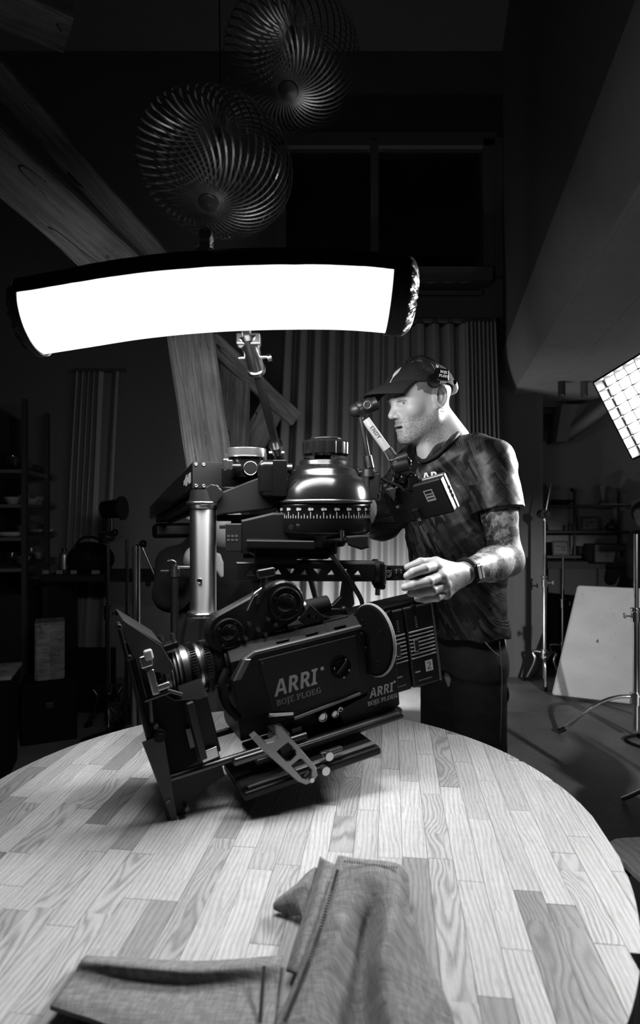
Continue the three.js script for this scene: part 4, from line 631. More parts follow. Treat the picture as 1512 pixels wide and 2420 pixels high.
// ---------- remote head: bowl mount with engraved ring ----------
{
  const D = 1.5, s = D / FOCAL, c = W(764, 1262, D), o = thing('bowl_mount', 'black domed bowl mount with an engraved degree ring and knob on top', 'camera mount', c), y = p => (1262 - p) * s, r = p => p * s;
  const patina = tex(256, 256, (u, v) => 0.35 + 0.4 * fbm(u * 6, v * 5, 2) + 0.1 * (hash(u * 256 | 0, v * 256 | 0, 1) - 0.5), false); M.dome = new THREE.MeshStandardMaterial({ color: gcol(0.035), metalness: 0.85, roughness: 0.42, roughnessMap: patina });
  part(o, 'dome', lathe([[r(112), y(1188)], [r(111), y(1180)], [r(106), y(1160)], [r(98), y(1142)], [r(88), y(1130)], [r(80), y(1124)], [r(80), y(1116)], [r(72), y(1108)], [r(64), y(1102)]], 64), M.dome);
  part(o, 'upper_plate', lathe([[r(78), y(1122)], [r(78), y(1116)], [r(62), y(1102)], [r(58), y(1100)], [r(58), y(1092)], [r(54), y(1089)], [r(24), y(1088)], [r(20), y(1078)], [0, y(1078)]], 64), M.dome);
  part(o, 'rim', lathe([[r(109), y(1192)], [r(114), y(1190)], [r(116), y(1186)], [r(112), y(1182)]], 64), M.darkMetal);
  const rg = part(o, 'degree_ring', lathe([[r(100), y(1262)], [r(108), y(1260)], [r(112), y(1254)], [r(112), y(1228)], [r(110), y(1226)], [r(110), y(1200)], [r(112), y(1197)], [r(110), y(1190)], [r(100), y(1188)]], 96), M.dome);
  const ticks = [], dots = []; for (let k = 0; k < 96; k++) { const a = k / 96 * Math.PI * 2, h = k % 4 === 0 ? 14 : k % 2 ? 6 : 9; ticks.push(bx(0.0018, r(h), 0.0012, 0, y(1224 - h / 2), r(110.5)).rotateY(a)); if (k % 4 === 0) dots.push(cz(0.004, 0.0012, -0.002, y(1204), r(110.5), 10).rotateY(a), cz(0.003, 0.0012, 0.0045, y(1204), r(110.5), 10).rotateY(a)); }
  part(rg, 'tick_marks', ticks, M.print).userData.kind = 'stuff'; part(rg, 'engraved_figures', dots, M.print).userData.kind = 'stuff';
  const kn = part(o, 'top_knob', (() => { const P = []; for (let k = 0; k < 96; k++) { const a = k / 96 * Math.PI * 2, q = r(50) * (1 - 0.07 * Math.pow(0.5 + 0.5 * Math.cos(a * 12), 2)); P.push([q * Math.cos(a), q * Math.sin(a)]); } return ext(P, r(38), 0.006).rotateX(Math.PI / 2).translate(r(5), y(1061), 0); })(), M.blackGloss);
  part(kn, 'knob_cap', lathe([[0, y(1034)], [r(34), y(1035)], [r(44), y(1042)], [0, y(1042)]], 48).translate(r(5), 0, 0), M.darkMetal); part(kn, 'knob_stem', lathe([[r(20), y(1092)], [r(21), y(1086)], [r(16), y(1083)], [r(30), y(1078)]], 32).translate(r(5), 0, 0), M.chrome);
  part(o, 'lower_collar', [cy(r(96), r(106), r(14), 0, y(1268), 0, 48), cy(r(70), r(80), r(16), r(-20), y(1282), 0, 48)], M.black);
  part(o, 'level_lever', [rb(r(80), r(9), 0.014, r(46), y(1272), r(100), 0.004), ext([[r(52), y(1266)], [r(80), y(1264)], [r(96), y(1264)], [r(96), y(1285)], [r(82), y(1289)], [r(56), y(1280)]], 0.016, 0.004).translate(0, 0, r(102))], M.rubber);
  part(o, 'lever_screw', cz(0.006, 0.012, r(-72), y(1243), r(104), 14), M.steel); part(o, 'lever_screw', cy(0.005, 0.005, 0.024, r(40), y(1262), r(106), 12), M.steel);
  // bracket plate below, with the block at the left
  const X = x => (x - 764) * s; const bp = part(o, 'bracket_plate', ext([[X(582), y(1232)], [X(650), y(1216)], [X(700), y(1216)], [X(790), y(1250)], [X(790), y(1300)], [X(770), y(1312)], [X(620), y(1312)], [X(600), y(1300)], [X(582), y(1300)]], 0.14, 0.005), M.black);
  const eb = part(o, 'end_block', rb(r(37), r(64), 0.14, X(561), y(1268), 0, 0.003), M.anod); part(eb, 'worn_marks', [0, 1, 2, 3, 4, 5].map(k => bx(r(6), r(5), 0.0008, X(550 + (k % 3) * 9), y(1264 + (k > 2 ? 9 : 0)), 0.0703)), M.edgeWorn); part(o, 'tongue', rb(r(40), r(9), 0.05, X(545), y(1244), 0.02, 0.002), M.anod);
  part(o, 'post_below', cy(0.022, 0.022, r(34), X(640), y(1328), 0), M.black); part(o, 'base_block', rb(r(120), r(26), 0.1, X(640), y(1304), 0, 0.004), M.black);
}
// ---------- crane head joining the mount to the crane ----------
{
  const D = 1.5, s = D / FOCAL, c = W(620, 1190, D), o = thing('crane_bracket', 'black crane bracket with clamp ring and wing knob left of the bowl mount', 'bracket', c), X = x => (x - 620) * s, Y = y => (1190 - y) * s;
  part(o, 'side_arm', ext([[X(520), Y(1172)], [X(611), Y(1136)], [X(690), Y(1136)], [X(690), Y(1190)], [X(640), Y(1200)], [X(520), Y(1214)]], 0.09, 0.004), M.anod);
  part(o, 'rounded_block', rb(0.072, 0.092, 0.11, X(648), Y(1134), 0.02, 0.018), M.dome); part(o, 'face_plate', rb(0.034, 0.088, 0.006, X(666), Y(1134), 0.077, 0.003), M.blackGloss); part(o, 'cap_button', cx(0.012, 0.012, X(686), Y(1108), 0.02), M.darkMetal);
  const cr = part(o, 'clamp_ring', [new THREE.CylinderGeometry(0.05, 0.05, 0.02, 48, 1, true).translate(X(582), Y(1072), 0), new THREE.CylinderGeometry(0.046, 0.046, 0.02, 48, 1, true).translate(X(582), Y(1072), 0), tor(0.048, 0.0025, 48).rotateX(Math.PI / 2).translate(X(582), Y(1063), 0), tor(0.048, 0.0025, 48).rotateX(Math.PI / 2).translate(X(582), Y(1081), 0)], mat(0.4, 0.25, 0.9, { side: THREE.DoubleSide }));
  for (const q of [535, 629]) part(cr, 'ring_strut', bx(0.004, 0.05, 0.006, X(q), Y(1096), 0.01), M.steel);
  part(o, 'clamp_body', [cy(0.044, 0.044, 0.05, X(582), Y(1106), 0, 40), rb(0.11, 0.05, 0.07, X(578), Y(1128), -0.01, 0.004)], M.blackGloss); part(o, 'port_rim', ring(0.0165, 0.0014, X(597), Y(1110), 0.046), M.steel); part(o, 'port', cz(0.0155, 0.012, X(597), Y(1110), 0.041), M.blackMatte);
  const wk = part(o, 'wing_knob', [rb(0.014, 0.03, 0.02, X(542), Y(1102), 0.055, 0.005), rb(0.012, 0.024, 0.022, X(553), Y(1103), 0.055, 0.003)], M.steel); part(wk, 'knob_shaft', cx(0.006, 0.03, X(562), Y(1106), 0.055), M.darkMetal);
  part(o, 'gear_knob', (() => { const P = []; for (let k = 0; k < 64; k++) { const a = k / 64 * Math.PI * 2, q = 0.021 * (1 - 0.08 * Math.pow(0.5 + 0.5 * Math.cos(a * 9), 2)); P.push([q * Math.cos(a), q * Math.sin(a)]); } return ext(P, 0.014, 0.002).translate(X(512), Y(1168), 0.05); })(), M.darkMetal);
  part(o, 'under_tray', rb(0.13, 0.016, 0.08, X(575), Y(1224), -0.02, 0.003), M.black); part(o, 'drop_post', cy(0.018, 0.018, 0.04, X(560), Y(1236), -0.02), M.black);
}
{ // crane arm receding to the left
  const a = W(493, 1124, 1.56), b = W(372, 1212, 3.2), o = thing('camera_crane', 'long black crane arm box with bolted end plate and scuffed sticker', 'crane', null), Z = a.clone().sub(b).normalize(), X = v3(0, 1, 0).cross(Z).normalize(), Y = Z.clone().cross(X); basis(o, a, X, Y, Z); const L = a.distanceTo(b);
  part(o, 'beam', rb(0.082, 0.068, L, 0, 0, -L / 2, 0.003), M.blackGloss);
  const e = part(o, 'end_plate', rb(0.086, 0.072, 0.006, 0, 0, 0.003, 0.002), M.black); for (const [x, y] of [[-0.034, 0.028], [-0.014, 0.028], [-0.034, -0.028], [-0.014, -0.028]]) part(e, 'bolt', [cz(0.0045, 0.004, x, y, 0.007, 14), ring(0.0035, 0.001, x, y, 0.009)], M.steel);
  const st = []; for (let k = 0; k < 13; k++) st.push(bx(0.0008, 0.012 + 0.02 * rnd(), 0.003 + 0.006 * rnd(), -0.0415, 0.004 * (rnd() - 0.5), -0.05 - k * 0.012)); part(o, 'worn_sticker', st, M.printDim, 'scuffed pale sticker'); part(o, 'scuffed_edge', bx(0.0015, 0.0015, L * 0.6, -0.041, 0.034, -L * 0.3), M.edgeWorn);
  part(o, 'lower_rail', [rb(0.06, 0.02, L * 0.9, 0.012, -0.048, -L * 0.48, 0.004), cyA(v3(0.03, -0.066, -0.03), v3(0.03, -0.066, -L * 0.8), 0.008)], M.darkMetal);
  part(o, 'tail_block', rb(0.3, 0.075, 0.2, 0.12, -0.1, -L + 0.1, 0.02), M.anod); part(o, 'round_badge', cz(0.019, 0.004, 0.05, -0.062, -L * 0.45, 24), M.print);
}
{ // chrome post
  const D = 1.47, s = D / FOCAL, o = thing('chrome_post', 'polished chrome tube with flanges hanging below the crane arm', 'post', W(480, 1455, D)), y = p => (1455 - p) * s;
  part(o, 'tube', lathe([[0.0315, y(1446)], [0.0325, y(1440)], [0.0325, y(1206)], [0.031, y(1200)]], 48), M.satinChrome); part(o, 'bottom_flange', lathe([[0, 0], [0.039, 0], [0.0405, 0.002], [0.0405, 0.008], [0.038, 0.011], [0.031, 0.012]], 48), M.chrome);
  part(o, 'top_flange', lathe([[0.031, y(1202)], [0.036, y(1200)], [0.036, y(1195)], [0.041, y(1194)], [0.041, y(1187)], [0.037, y(1185)], [0, y(1185)]], 48), M.chrome); part(o, 'neck', cy(0.036, 0.03, 0.03, 0, y(1172), 0), M.black);
  const sc = part(o, 'set_screw', [cz(0.006, 0.006, -0.002, y(1369), 0.031, 20)], M.darkMetal); part(sc, 'screw_rim', ring(0.0055, 0.0011, -0.002, y(1369), 0.034), M.steel);
}
{ // tripod hub behind the post: clamp and rods
  const o = thing('clamp_cluster', 'small chrome clamp with bent handle left of the chrome post', 'clamp', W(412, 1345, 1.95)), p = (x, y, d) => W(x, y, d).sub(o.position);
  part(o, 'clamp_body', [cyA(p(412, 1362, 1.95), p(412, 1345, 1.95), 0.018), cyA(p(412, 1345, 1.95), p(412, 1336, 1.95), 0.014)], M.steel); part(o, 'bent_handle', tube([p(396, 1325, 1.95), p(406, 1324, 1.95), p(413, 1327, 1.95), p(414, 1340, 1.95)], 0.004, 20), M.chrome); part(o, 'cross_pin', cyA(p(380, 1349, 1.95), p(402, 1349, 1.95), 0.004), M.chrome); part(o, 'side_arm', cyA(p(412, 1340, 1.95), p(450, 1340, 1.95), 0.007), M.chrome);
  part(o, 'scale_bar', rb(0.022, 0.056, 0.012, ...p(412, 1391, 1.95).toArray(), 0.002), M.alu); part(o, 'column', cyA(p(412, 1365, 1.95), p(412, 1210 + 1.35 * 1400 / 1.95, 1.95), 0.013), M.darkMetal);
}
// ---------- monitor on an articulated arm ----------
{
  const o = thing('camera_monitor', 'small black on-camera monitor seen from behind in front of the shirt', 'monitor', null), N = v3(0.5, 0.45, -0.74).normalize(), Hd = v3(0.42, -0.84, -0.227); Hd.addScaledVector(N, -Hd.dot(N)).normalize(); const Wd = Hd.clone().cross(N).normalize(); basis(o, W(990, 1184, 1.58), Wd, Hd.clone().negate(), Wd.clone().cross(Hd.clone().negate())); // +z faces away from the screen
  part(o, 'back_shell', rb(0.18, 0.1, 0.026, 0, 0, 0, 0.006), M.black); part(o, 'bezel', rb(0.184, 0.104, 0.016, 0, 0, -0.018, 0.005), mat(0.2, 0.35, 0.6)); part(o, 'screen', bx(0.16, 0.085, 0.001, 0, 0, -0.0268), M.glassDark);
  const lb = part(o, 'data_label', bx(0.026, 0.032, 0.0006, 0.044, 0.012, 0.0134), M.printDim, 'grey data label'); part(lb, 'bar_print', [0, 1, 2].map(k => bx(0.02, k ? 0.003 : 0.007, 0.0003, 0.044, 0.022 - k * 0.009, 0.0139)), M.black);
  for (const [x, y] of [[-0.055, 0.025], [-0.01, -0.025]]) { const cbl = part(o, 'plug', [cyA(v3(x, y + 0.012, 0.022), v3(x + 0.004, y - 0.012, 0.022), 0.008), rb(0.02, 0.026, 0.014, x, y, 0.018, 0.003)], M.black); part(cbl, 'plug_collar', cyA(v3(x + 0.003, y - 0.012, 0.022), v3(x + 0.004, y - 0.02, 0.022), 0.0088), M.steel); }
  part(o, 'side_port', [0, 1, 2].map(k => rb(0.002, 0.008, 0.006, 0.0922, 0.012 - k * 0.012, -0.014, 0.0008)), M.blackMatte); part(o, 'mount_hole', cy(0.007, 0.007, 0.004, 0.02, 0.0515, -0.01), M.blackMatte);
}
{
  const D = 1.56, o = thing('articulated_arm', 'black articulated monitor arm with taped rod clamped to the bowl mount', 'monitor arm', W(868, 1125, D)), p = (x, y, d = D) => W(x, y, d).sub(o.position);
  part(o, 'clamp_base', [rb(0.028, 0.07, 0.03, ...p(884, 1150).toArray(), 0.004), rb(0.012, 0.02, 0.03, ...p(894, 1175).toArray(), 0.002), cyA(p(868, 1127), p(868, 1110), 0.024, 0.02), rb(0.055, 0.014, 0.03, ...p(868, 1118).toArray(), 0.005)], M.anod); part(o, 'base_ball', [sph(0.009, p(846, 1112)), sph(0.012, p(874, 1107))], M.black);
  const u = part(o, 'upright_rod', cyA(p(852, 988), p(871, 1085), 0.0068, 0.0062), M.black); part(u, 'chrome_sleeve', [cyA(p(868, 1078), p(873, 1106), 0.012, 0.0135, 8)], M.chrome);
  part(o, 'elbow', [sph(0.0195, p(841, 970)), sph(0.018, p(851, 962)), cyA(p(845, 970), p(890, 953), 0.0165, 0.0185), sph(0.017, p(872, 955))], M.black); part(o, 'elbow_knob', [cyA(p(868, 957, 1.53), p(870, 956, 1.56), 0.013, 0.013, 24)], M.rubber); part(o, 'elbow_ring', [tor(0.009, 0.0015).applyMatrix4(new THREE.Matrix4().setPosition(p(868, 957, 1.529)))], M.darkMetal);
  const t = part(o, 'taped_rod', cyA(p(864, 992), p(914, 1062), 0.0112, 0.0112, 20), mat(0.22, 0.75), 'rod wrapped in pale tape'); const dir = p(914, 1062).sub(p(864, 992)).normalize();
  const side = dir.clone().cross(v3(0, 0, 1)).normalize().negate(), gm = tr(words('ENDY', 0.0105, 'sans_bold', 0.0006).applyMatrix4(new THREE.Matrix4().makeBasis(dir, v3(0, 0, 1).cross(dir), v3(0, 0, 1))), along(p(864, 992), p(914, 1062), 0.44).add(v3(0, 0, 0.0112))); part(t, 'marker_writing', gm, M.stitch);
  part(o, 'rod_collar', cyA(p(913, 1060), p(917, 1066), 0.009), M.black); part(o, 'lower_sleeve', cyA(p(915, 1063), p(929, 1083), 0.0135, 0.0145, 8), M.chrome);
  part(o, 'tilt_head', [cyA(p(922, 1092), p(962, 1080), 0.013, 0.016), sph(0.017, p(936, 1098)), cyA(p(928, 1106), p(962, 1098), 0.02, 0.02), cyA(p(936, 1112), p(966, 1118), 0.012)], M.black); part(o, 'tilt_knob', [cyA(p(958, 1082), p(966, 1100), 0.008), sph(0.011, p(963, 1092))], M.blackGloss);
  part(o, 'ball_mount', [sph(0.018, p(950, 1132, 1.57)), sph(0.014, p(972, 1128, 1.57)), rb(0.03, 0.04, 0.03, ...p(975, 1142, 1.57).toArray(), 0.006), cyA(p(935, 1128, 1.57), p(925, 1150, 1.57), 0.01), sph(0.012, p(938, 1122, 1.56))], M.blackGloss);
  part(o, 'arm_cable', [tube([p(900, 1130), p(925, 1142), p(945, 1150), p(955, 1160)], 0.004), tube([p(905, 1150), p(915, 1165), p(925, 1175)], 0.003)], M.rubber); part(o, 'cable_plate', ext([[-0.008, 0], [0.012, 0.004], [0.006, -0.03]], 0.004, 0.0005).translate(...p(925, 1158, 1.56).toArray()), M.steel);
}
// ---------- the man in the cap ----------
M.skin = new THREE.MeshStandardMaterial({ color: gcol(1), vertexColors: true, roughness: 0.48 });
const SK = 0.42;                                       // skin tone
function bodyPerson(name, label, pos) { const o = thing(name, label, 'person', pos); return o; }
{
  const o = bodyPerson('person', 'man in a dark cap and patterned shirt gripping the camera handle', v3(0.44, 0, -1.9)), P0 = o.position;
  const put = (n, g, m, parent = o, label) => { g.translate(-P0.x, -P0.y, -P0.z); return part(parent, n, g, m, label); };
  // head frame: f forward, u up, l to his left
  const hy = 0.40, hp = 0.20, HC = W(996, 950, 1.87);
  const hf = v3(-Math.cos(hy) * Math.cos(hp), -Math.sin(hp), Math.sin(hy) * Math.cos(hp)), hl = v3(Math.sin(hy), 0, Math.cos(hy)), hu = hl.clone().cross(hf).normalize(); if (hu.y < 0) hu.negate();
  const HW = (f, u, l) => HC.clone().addScaledVector(hf, f).addScaledVector(hu, u).addScaledVector(hl, l);
  const toH = (x, y, z) => { const a = x - HC.x, b = y - HC.y, c = z - HC.z; return [a * hf.x + b * hf.y + c * hf.z, a * hu.x + b * hu.y + c * hu.z, a * hl.x + b * hl.y + c * hl.z]; };
  const rc = (a, b, r0, r1) => cone3(v3(...a), v3(...b), r0, r1);
  const noseB = rc([0.088, 0.012, 0], [0.116, -0.028, 0], 0.0095, 0.0115), jawL = rc([0.002, -0.055, 0.05], [0.072, -0.1, 0.014], 0.022, 0.019), jawR = rc([0.002, -0.055, -0.05], [0.072, -0.1, -0.014], 0.022, 0.019), ramL = rc([-0.005, -0.01, 0.06], [0.0, -0.055, 0.053], 0.02, 0.02), ramR = rc([-0.005, -0.01, -0.06], [0.0, -0.055, -0.053], 0.02, 0.02), under = rc([0.0, -0.06, 0], [0.055, -0.088, 0], 0.045, 0.03);
  function headSDF(f, u, l) {
    const al = Math.abs(l); let d = ell(f + 0.008, u - 0.042, l, 0.1, 0.088, 0.078);
    d = smin(d, ell(f - 0.042, u + 0.008, l, 0.06, 0.085, 0.061), 0.04);
    d = smin(d, Math.min(jawL(f, u, l), jawR(f, u, l), ramL(f, u, l), ramR(f, u, l)), 0.025); d = smin(d, under(f, u, l), 0.03);
    d = smin(d, ell(f - 0.082, u - 0.026, al - 0.022, 0.016, 0.011, 0.026), 0.016);          // brow
    d = smin(d, ell(f - 0.062, u + 0.02, al - 0.044, 0.022, 0.018, 0.018), 0.02);           // cheekbone
    d = smax(d, -ell(f - 0.098, u - 0.004, al - 0.033, 0.016, 0.0105, 0.018), 0.012);       // eye socket
    d = smin(d, ell(f - 0.073, u - 0.003, al - 0.032, 0.0128, 0.0125, 0.0132), 0.003);       // eyeball
    d = smin(d, ell(f - 0.085, u - 0.0095, al - 0.033, 0.006, 0.0035, 0.0155), 0.005);       // upper lid
    d = smin(d, ell(f - 0.083, u + 0.0055, al - 0.033, 0.005, 0.003, 0.014), 0.006);         // lower lid
    d = smin(d, noseB(f, u, l), 0.012); d = smin(d, ell(f - 0.103, u + 0.034, al - 0.011, 0.011, 0.0075, 0.0075), 0.006); d = smax(d, -ell(f - 0.108, u + 0.0415, al - 0.0075, 0.006, 0.0035, 0.0035), 0.003);
    d = smin(d, ell(f - 0.074, u + 0.066, l, 0.026, 0.032, 0.034), 0.02);                   // muzzle
    d = smin(d, ell(f - 0.099, u + 0.0605, l, 0.0085, 0.0052, 0.021), 0.005); d = smin(d, ell(f - 0.0955, u + 0.0765, l, 0.0085, 0.006, 0.019), 0.006); d = smax(d, -ell(f - 0.104, u + 0.0685, l, 0.014, 0.0026, 0.02), 0.003);
    d = smin(d, ell(f - 0.084, u + 0.103, l, 0.019, 0.018, 0.022), 0.014);                  // chin
    // ear
    const ef = f + 0.012, eu = u - 0.002, el = al - 0.079 - 0.25 * Math.max(0, -ef), c = Math.cos(0.22), s = Math.sin(0.22), e1 = ef * c + eu * s, e2 = -ef * s + eu * c, rad = Math.hypot(e1 / 0.021, e2 / 0.033);
    let ear = ell(e1, e2, el, 0.022, 0.0345, 0.0075); ear = Math.min(ear, Math.hypot((rad - 0.9) * 0.02, el - 0.006) - 0.0042); ear = smax(ear, -ell(e1 - 0.004, e2 + 0.004, el - 0.007, 0.009, 0.014, 0.008), 0.003); ear = smin(ear, ell(e1 - 0.012, e2 + 0.003, el - 0.002, 0.004, 0.007, 0.005), 0.004); ear = smin(ear, ell(e1 - 0.006, e2 + 0.031, el, 0.009, 0.009, 0.006), 0.006);
    return smin(d, ear, 0.006);
  }
  const nb = W(1062, 1045, 1.9), nt = HW(-0.03, -0.045, 0), nf = HW(0.005, -0.09, 0), neckA = cone3(nt, nb, 0.057, 0.066), neckB = cone3(nf, W(1022, 1098, 1.87), 0.036, 0.044), throat = cone3(nf, W(1005, 1085, 1.85), 0.03, 0.026);
  const headF = (x, y, z) => { const [f, u, l] = toH(x, y, z); let d = headSDF(f, u, l); const n = smin(neckA(x, y, z), neckB(x, y, z), 0.03); return smin(d, n, 0.025); };
  const headC = (x, y, z) => {
    const [f, u, l] = toH(x, y, z), al = Math.abs(l); let c = SK;
    const ball = Math.hypot(f - 0.073, u - 0.003, al - 0.032); if (ball < 0.0138 && f > 0.076 && Math.abs(u - 0.002) < 0.0075) { c = 0.4; const g = Math.hypot(u + 0.0005, (l > 0 ? l : l) - (l > 0 ? 0.0335 : -0.0305)); if (g < 0.0062) c = 0.03; }
    const grain = fbm(x * 420, y * 420, z * 420, 2);
    const sm = (a, b, t) => { t = Math.max(0, Math.min(1, (t - a) / (b - a))); return t * t * (3 - 2 * t); };
    const beard = sm(0.03, 0.055, -u + 0.25 * Math.max(0, 0.035 - f) * 0.5) * sm(-0.045, -0.01, f) * (1 - sm(0.118, 0.15, -u)) * (al > 0.026 || u < -0.085 || (u > -0.058 && u < -0.042 && f > 0.07) ? 1 : 0.4); c *= 1 - beard * (0.22 + 0.75 * Math.max(0, Math.min(1, (fbm(x * 520, y * 520, z * 520, 2) - 0.28) * 2.2)));
    if (u < -0.05 && u > -0.0535 - 0.01 && f > 0.09 && al < 0.022) c *= 0.8; if (u < -0.07 && u > -0.083 && f > 0.09 && al < 0.019) c *= 0.78; if (Math.abs(u + 0.0685) < 0.003 && f > 0.085 && al < 0.021) c = 0.05;
    if (u > 0.021 && u < 0.0285 && f > 0.07 && al > 0.012 && al < 0.05) c *= 0.25;            // eyebrow
    if (u > 0.0085 && u < 0.0115 && f > 0.074 && al > 0.017 && al < 0.049) c *= 0.15;          // lashes
    if (al > 0.03 && ((u > 0.004 + 0.5 * Math.max(0, f) && f < 0.036) || (u > 0.03 && f < 0.052))) c *= 0.28 + 0.5 * Math.max(0, fbm(x * 520, y * 520, z * 520, 2) - 0.3); if (f < -0.045 && u > -0.035) c *= 0.5 + 0.3 * grain;   // cropped hair
    return c * (0.94 + 0.12 * grain);
  };
  const hb = [HC.x - 0.17, HC.y - 0.22, HC.z - 0.16], hB = [HC.x + 0.17, HC.y + 0.15, HC.z + 0.16];
  const headG = surfaceNets((x, y, z) => Math.max(headF(x, y, z), (nb.y - 0.07) - y), [hb[0], hb[1] - 0.03, hb[2]], hB, 0.0028, headC);
  // arms
  const sL = W(1160, 1092, 1.76), eL = W(1196, 1322, 1.70), wL = W(1086, 1358, 1.49), sR = W(985, 1100, 2.06), eR = W(900, 1226, 1.95), wR = W(800, 1188, 1.72);
  const up1 = cone3(sL, along(sL, eL, 0.55), 0.056, 0.048), up2 = cone3(along(sL, eL, 0.5), eL, 0.05, 0.044), fo1 = cone3(eL, along(eL, wL, 0.35), 0.043, 0.046), fo2 = cone3(along(eL, wL, 0.3), wL, 0.046, 0.028), elb = cone3(eL.clone().add(v3(0.012, -0.006, -0.01)), eL, 0.034, 0.034);
  const armL = (x, y, z) => { let d = smin(up1(x, y, z), up2(x, y, z), 0.02); d = smin(d, smin(fo1(x, y, z), fo2(x, y, z), 0.02), 0.03); return smin(d, elb(x, y, z), 0.02); };
  const tatt = (x, y, z) => {                         // line-work on the forearm and upper arm
    const p = v3(x, y, z), tU = p.clone().sub(sL).dot(eL.clone().sub(sL)) / eL.clone().sub(sL).lengthSq(), ax = wL.clone().sub(eL), tF = p.clone().sub(eL).dot(ax) / ax.lengthSq(); let c = SK;
    const n1 = fbm(x * 38, y * 38, z * 38, 3), n2 = fbm(x * 90 + 5, y * 90, z * 90, 3), n3 = vnoise(x * 260, y * 260, z * 260);
    const q1 = fbm(x * 26 + n1 * 2, y * 26, z * 26, 2), q2 = Math.sin((x * 1.1 + y * 1.7 + z * 0.6) * 120 + n1 * 14);
    if (tF > 0.04 && tF < 0.9) { if (q1 > 0.45) c *= q2 > -0.2 ? 0.28 : 0.7; if (Math.abs(n1 - 0.46) < 0.014) c *= 0.25; if (tF < 0.4 && n2 > 0.5) c *= 0.6; }
    if (tU > 0.42 && tU < 1.04) { const lx = x - along(sL, eL, tU).x; if (lx < 0.008 && tU < 0.9) { const w = Math.sin(tU * 58 + n1 * 16 + lx * 110); if (w > 0.1) c *= 0.3; if (lx < -0.036) c *= 0.5; } else { if (n1 > 0.53) c *= 0.35; if (Math.abs(n1 - 0.44) < 0.012) c *= 0.35; if (tU > 0.7 && tU < 0.8 && lx < 0.032 && lx > -0.005) c *= 0.25 + 0.2 * n3; } }
    return c * (0.95 + 0.1 * n3);
  };
  const armG = surfaceNets((x, y, z) => Math.max(armL(x, y, z), -((x - wL.x) * -1 + 0.012) * 0 - 1), [0.3, 1.12, -1.9], [0.68, 1.62, -1.4], 0.0035, tatt);
  const fr1 = cone3(sR, eR, 0.052, 0.045), fr2 = cone3(eR, wR, 0.044, 0.03), fh = cone3(wR, W(765, 1180, 1.66), 0.034, 0.026), armRG = surfaceNets((x, y, z) => smin(smin(fr1(x, y, z), fr2(x, y, z), 0.03), fh(x, y, z), 0.02), [-0.08, 1.22, -2.2], [0.45, 1.6, -1.55], 0.008, () => SK);
  // left hand: palm and five fingers closing on the rod
  const Q = (x, y, d) => W(x, y, d);
  const mcp = [Q(1032, 1338, 1.43), Q(1043, 1362, 1.415), Q(1051, 1383, 1.42), Q(1054, 1402, 1.435)];
  const pip = [Q(1003, 1344, 1.385), Q(1012, 1374, 1.375), Q(1021, 1396, 1.385), Q(1032, 1412, 1.4)];
  const dip = [Q(976, 1353, 1.375), Q(978, 1382, 1.375), Q(990, 1402, 1.385), Q(1004, 1416, 1.40)];
  const tip = [Q(962, 1361, 1.385), Q(956, 1388, 1.392), Q(970, 1402, 1.40), Q(986, 1415, 1.415)];
  const fr = [0.0112, 0.0114, 0.0108, 0.0096], segs = [];
  for (let i = 0; i < 4; i++) segs.push([cone3(mcp[i], pip[i], fr[i] * 1.12, fr[i] * 1.02), cone3(pip[i], dip[i], fr[i] * 1.02, fr[i] * 0.94), cone3(dip[i], tip[i], fr[i] * 0.96, fr[i] * 0.8)]);
  const th = [Q(1064, 1345, 1.475), Q(1030, 1330, 1.45), Q(994, 1330, 1.432), Q(963, 1341, 1.425)], thumb = [cone3(th[0], th[1], 0.019, 0.0145), cone3(th[1], th[2], 0.0138, 0.0118), cone3(th[2], th[3], 0.0122, 0.009)];
  const palm = [0, 1, 2, 3].map(i => cone3(wL.clone().lerp(mcp[i], 0.12), mcp[i], 0.021, 0.0145)), wrist = cone3(along(eL, wL, 0.86), wL, 0.0295, 0.027);
  const handF = (x, y, z) => {
    let p = wrist(x, y, z); for (const q of palm) p = smin(p, q(x, y, z), 0.018);
    let f = 1e3; for (const s of segs) { const k = smin(smin(s[0](x, y, z), s[1](x, y, z), 0.004), s[2](x, y, z), 0.004); f = Math.min(f, k); } p = smin(p, f, 0.007);
    const t = smin(smin(thumb[0](x, y, z), thumb[1](x, y, z), 0.006), thumb[2](x, y, z), 0.004); p = smin(p, t, 0.008);
    for (let i = 0; i < 4; i++) p = smin(p, Math.hypot(x - mcp[i].x, y - mcp[i].y, z - mcp[i].z - 0.006) - 0.009, 0.01); return p;
  };
  const handC = (x, y, z) => { let c = SK * (0.95 + 0.1 * vnoise(x * 300, y * 300, z * 300)); for (let i = 0; i < 4; i++) { const n = tip[i].clone().add(dip[i]).multiplyScalar(0.5).lerp(tip[i], 0.7).add(v3(-0.001, 0.002, 0.009)); if (Math.hypot(x - n.x, y - n.y, z - n.z) < 0.0058) c *= 1.25; } const ki = 0; const n1 = fbm(x * 60, y * 60, z * 60, 2); if (x > mcp[1].x + 0.008 && n1 > 0.42 && n1 < 0.47) c *= 0.45; return c; };
  const handG = surfaceNets(handF, [0.17, 1.1, -1.53], [0.40, 1.26, -1.33], 0.0021, handC);
  // hidden torso and legs so the body is whole
  const hip = W(1108, 1560, 1.93), kneeL = v3(hip.x + 0.02, 0.5, -1.86), kneeR = v3(hip.x - 0.07, 0.5, -1.99), ankL = v3(hip.x + 0.05, 0.09, -1.88), ankR = v3(hip.x - 0.1, 0.09, -2.06), chest = W(1075, 1170, 1.92);
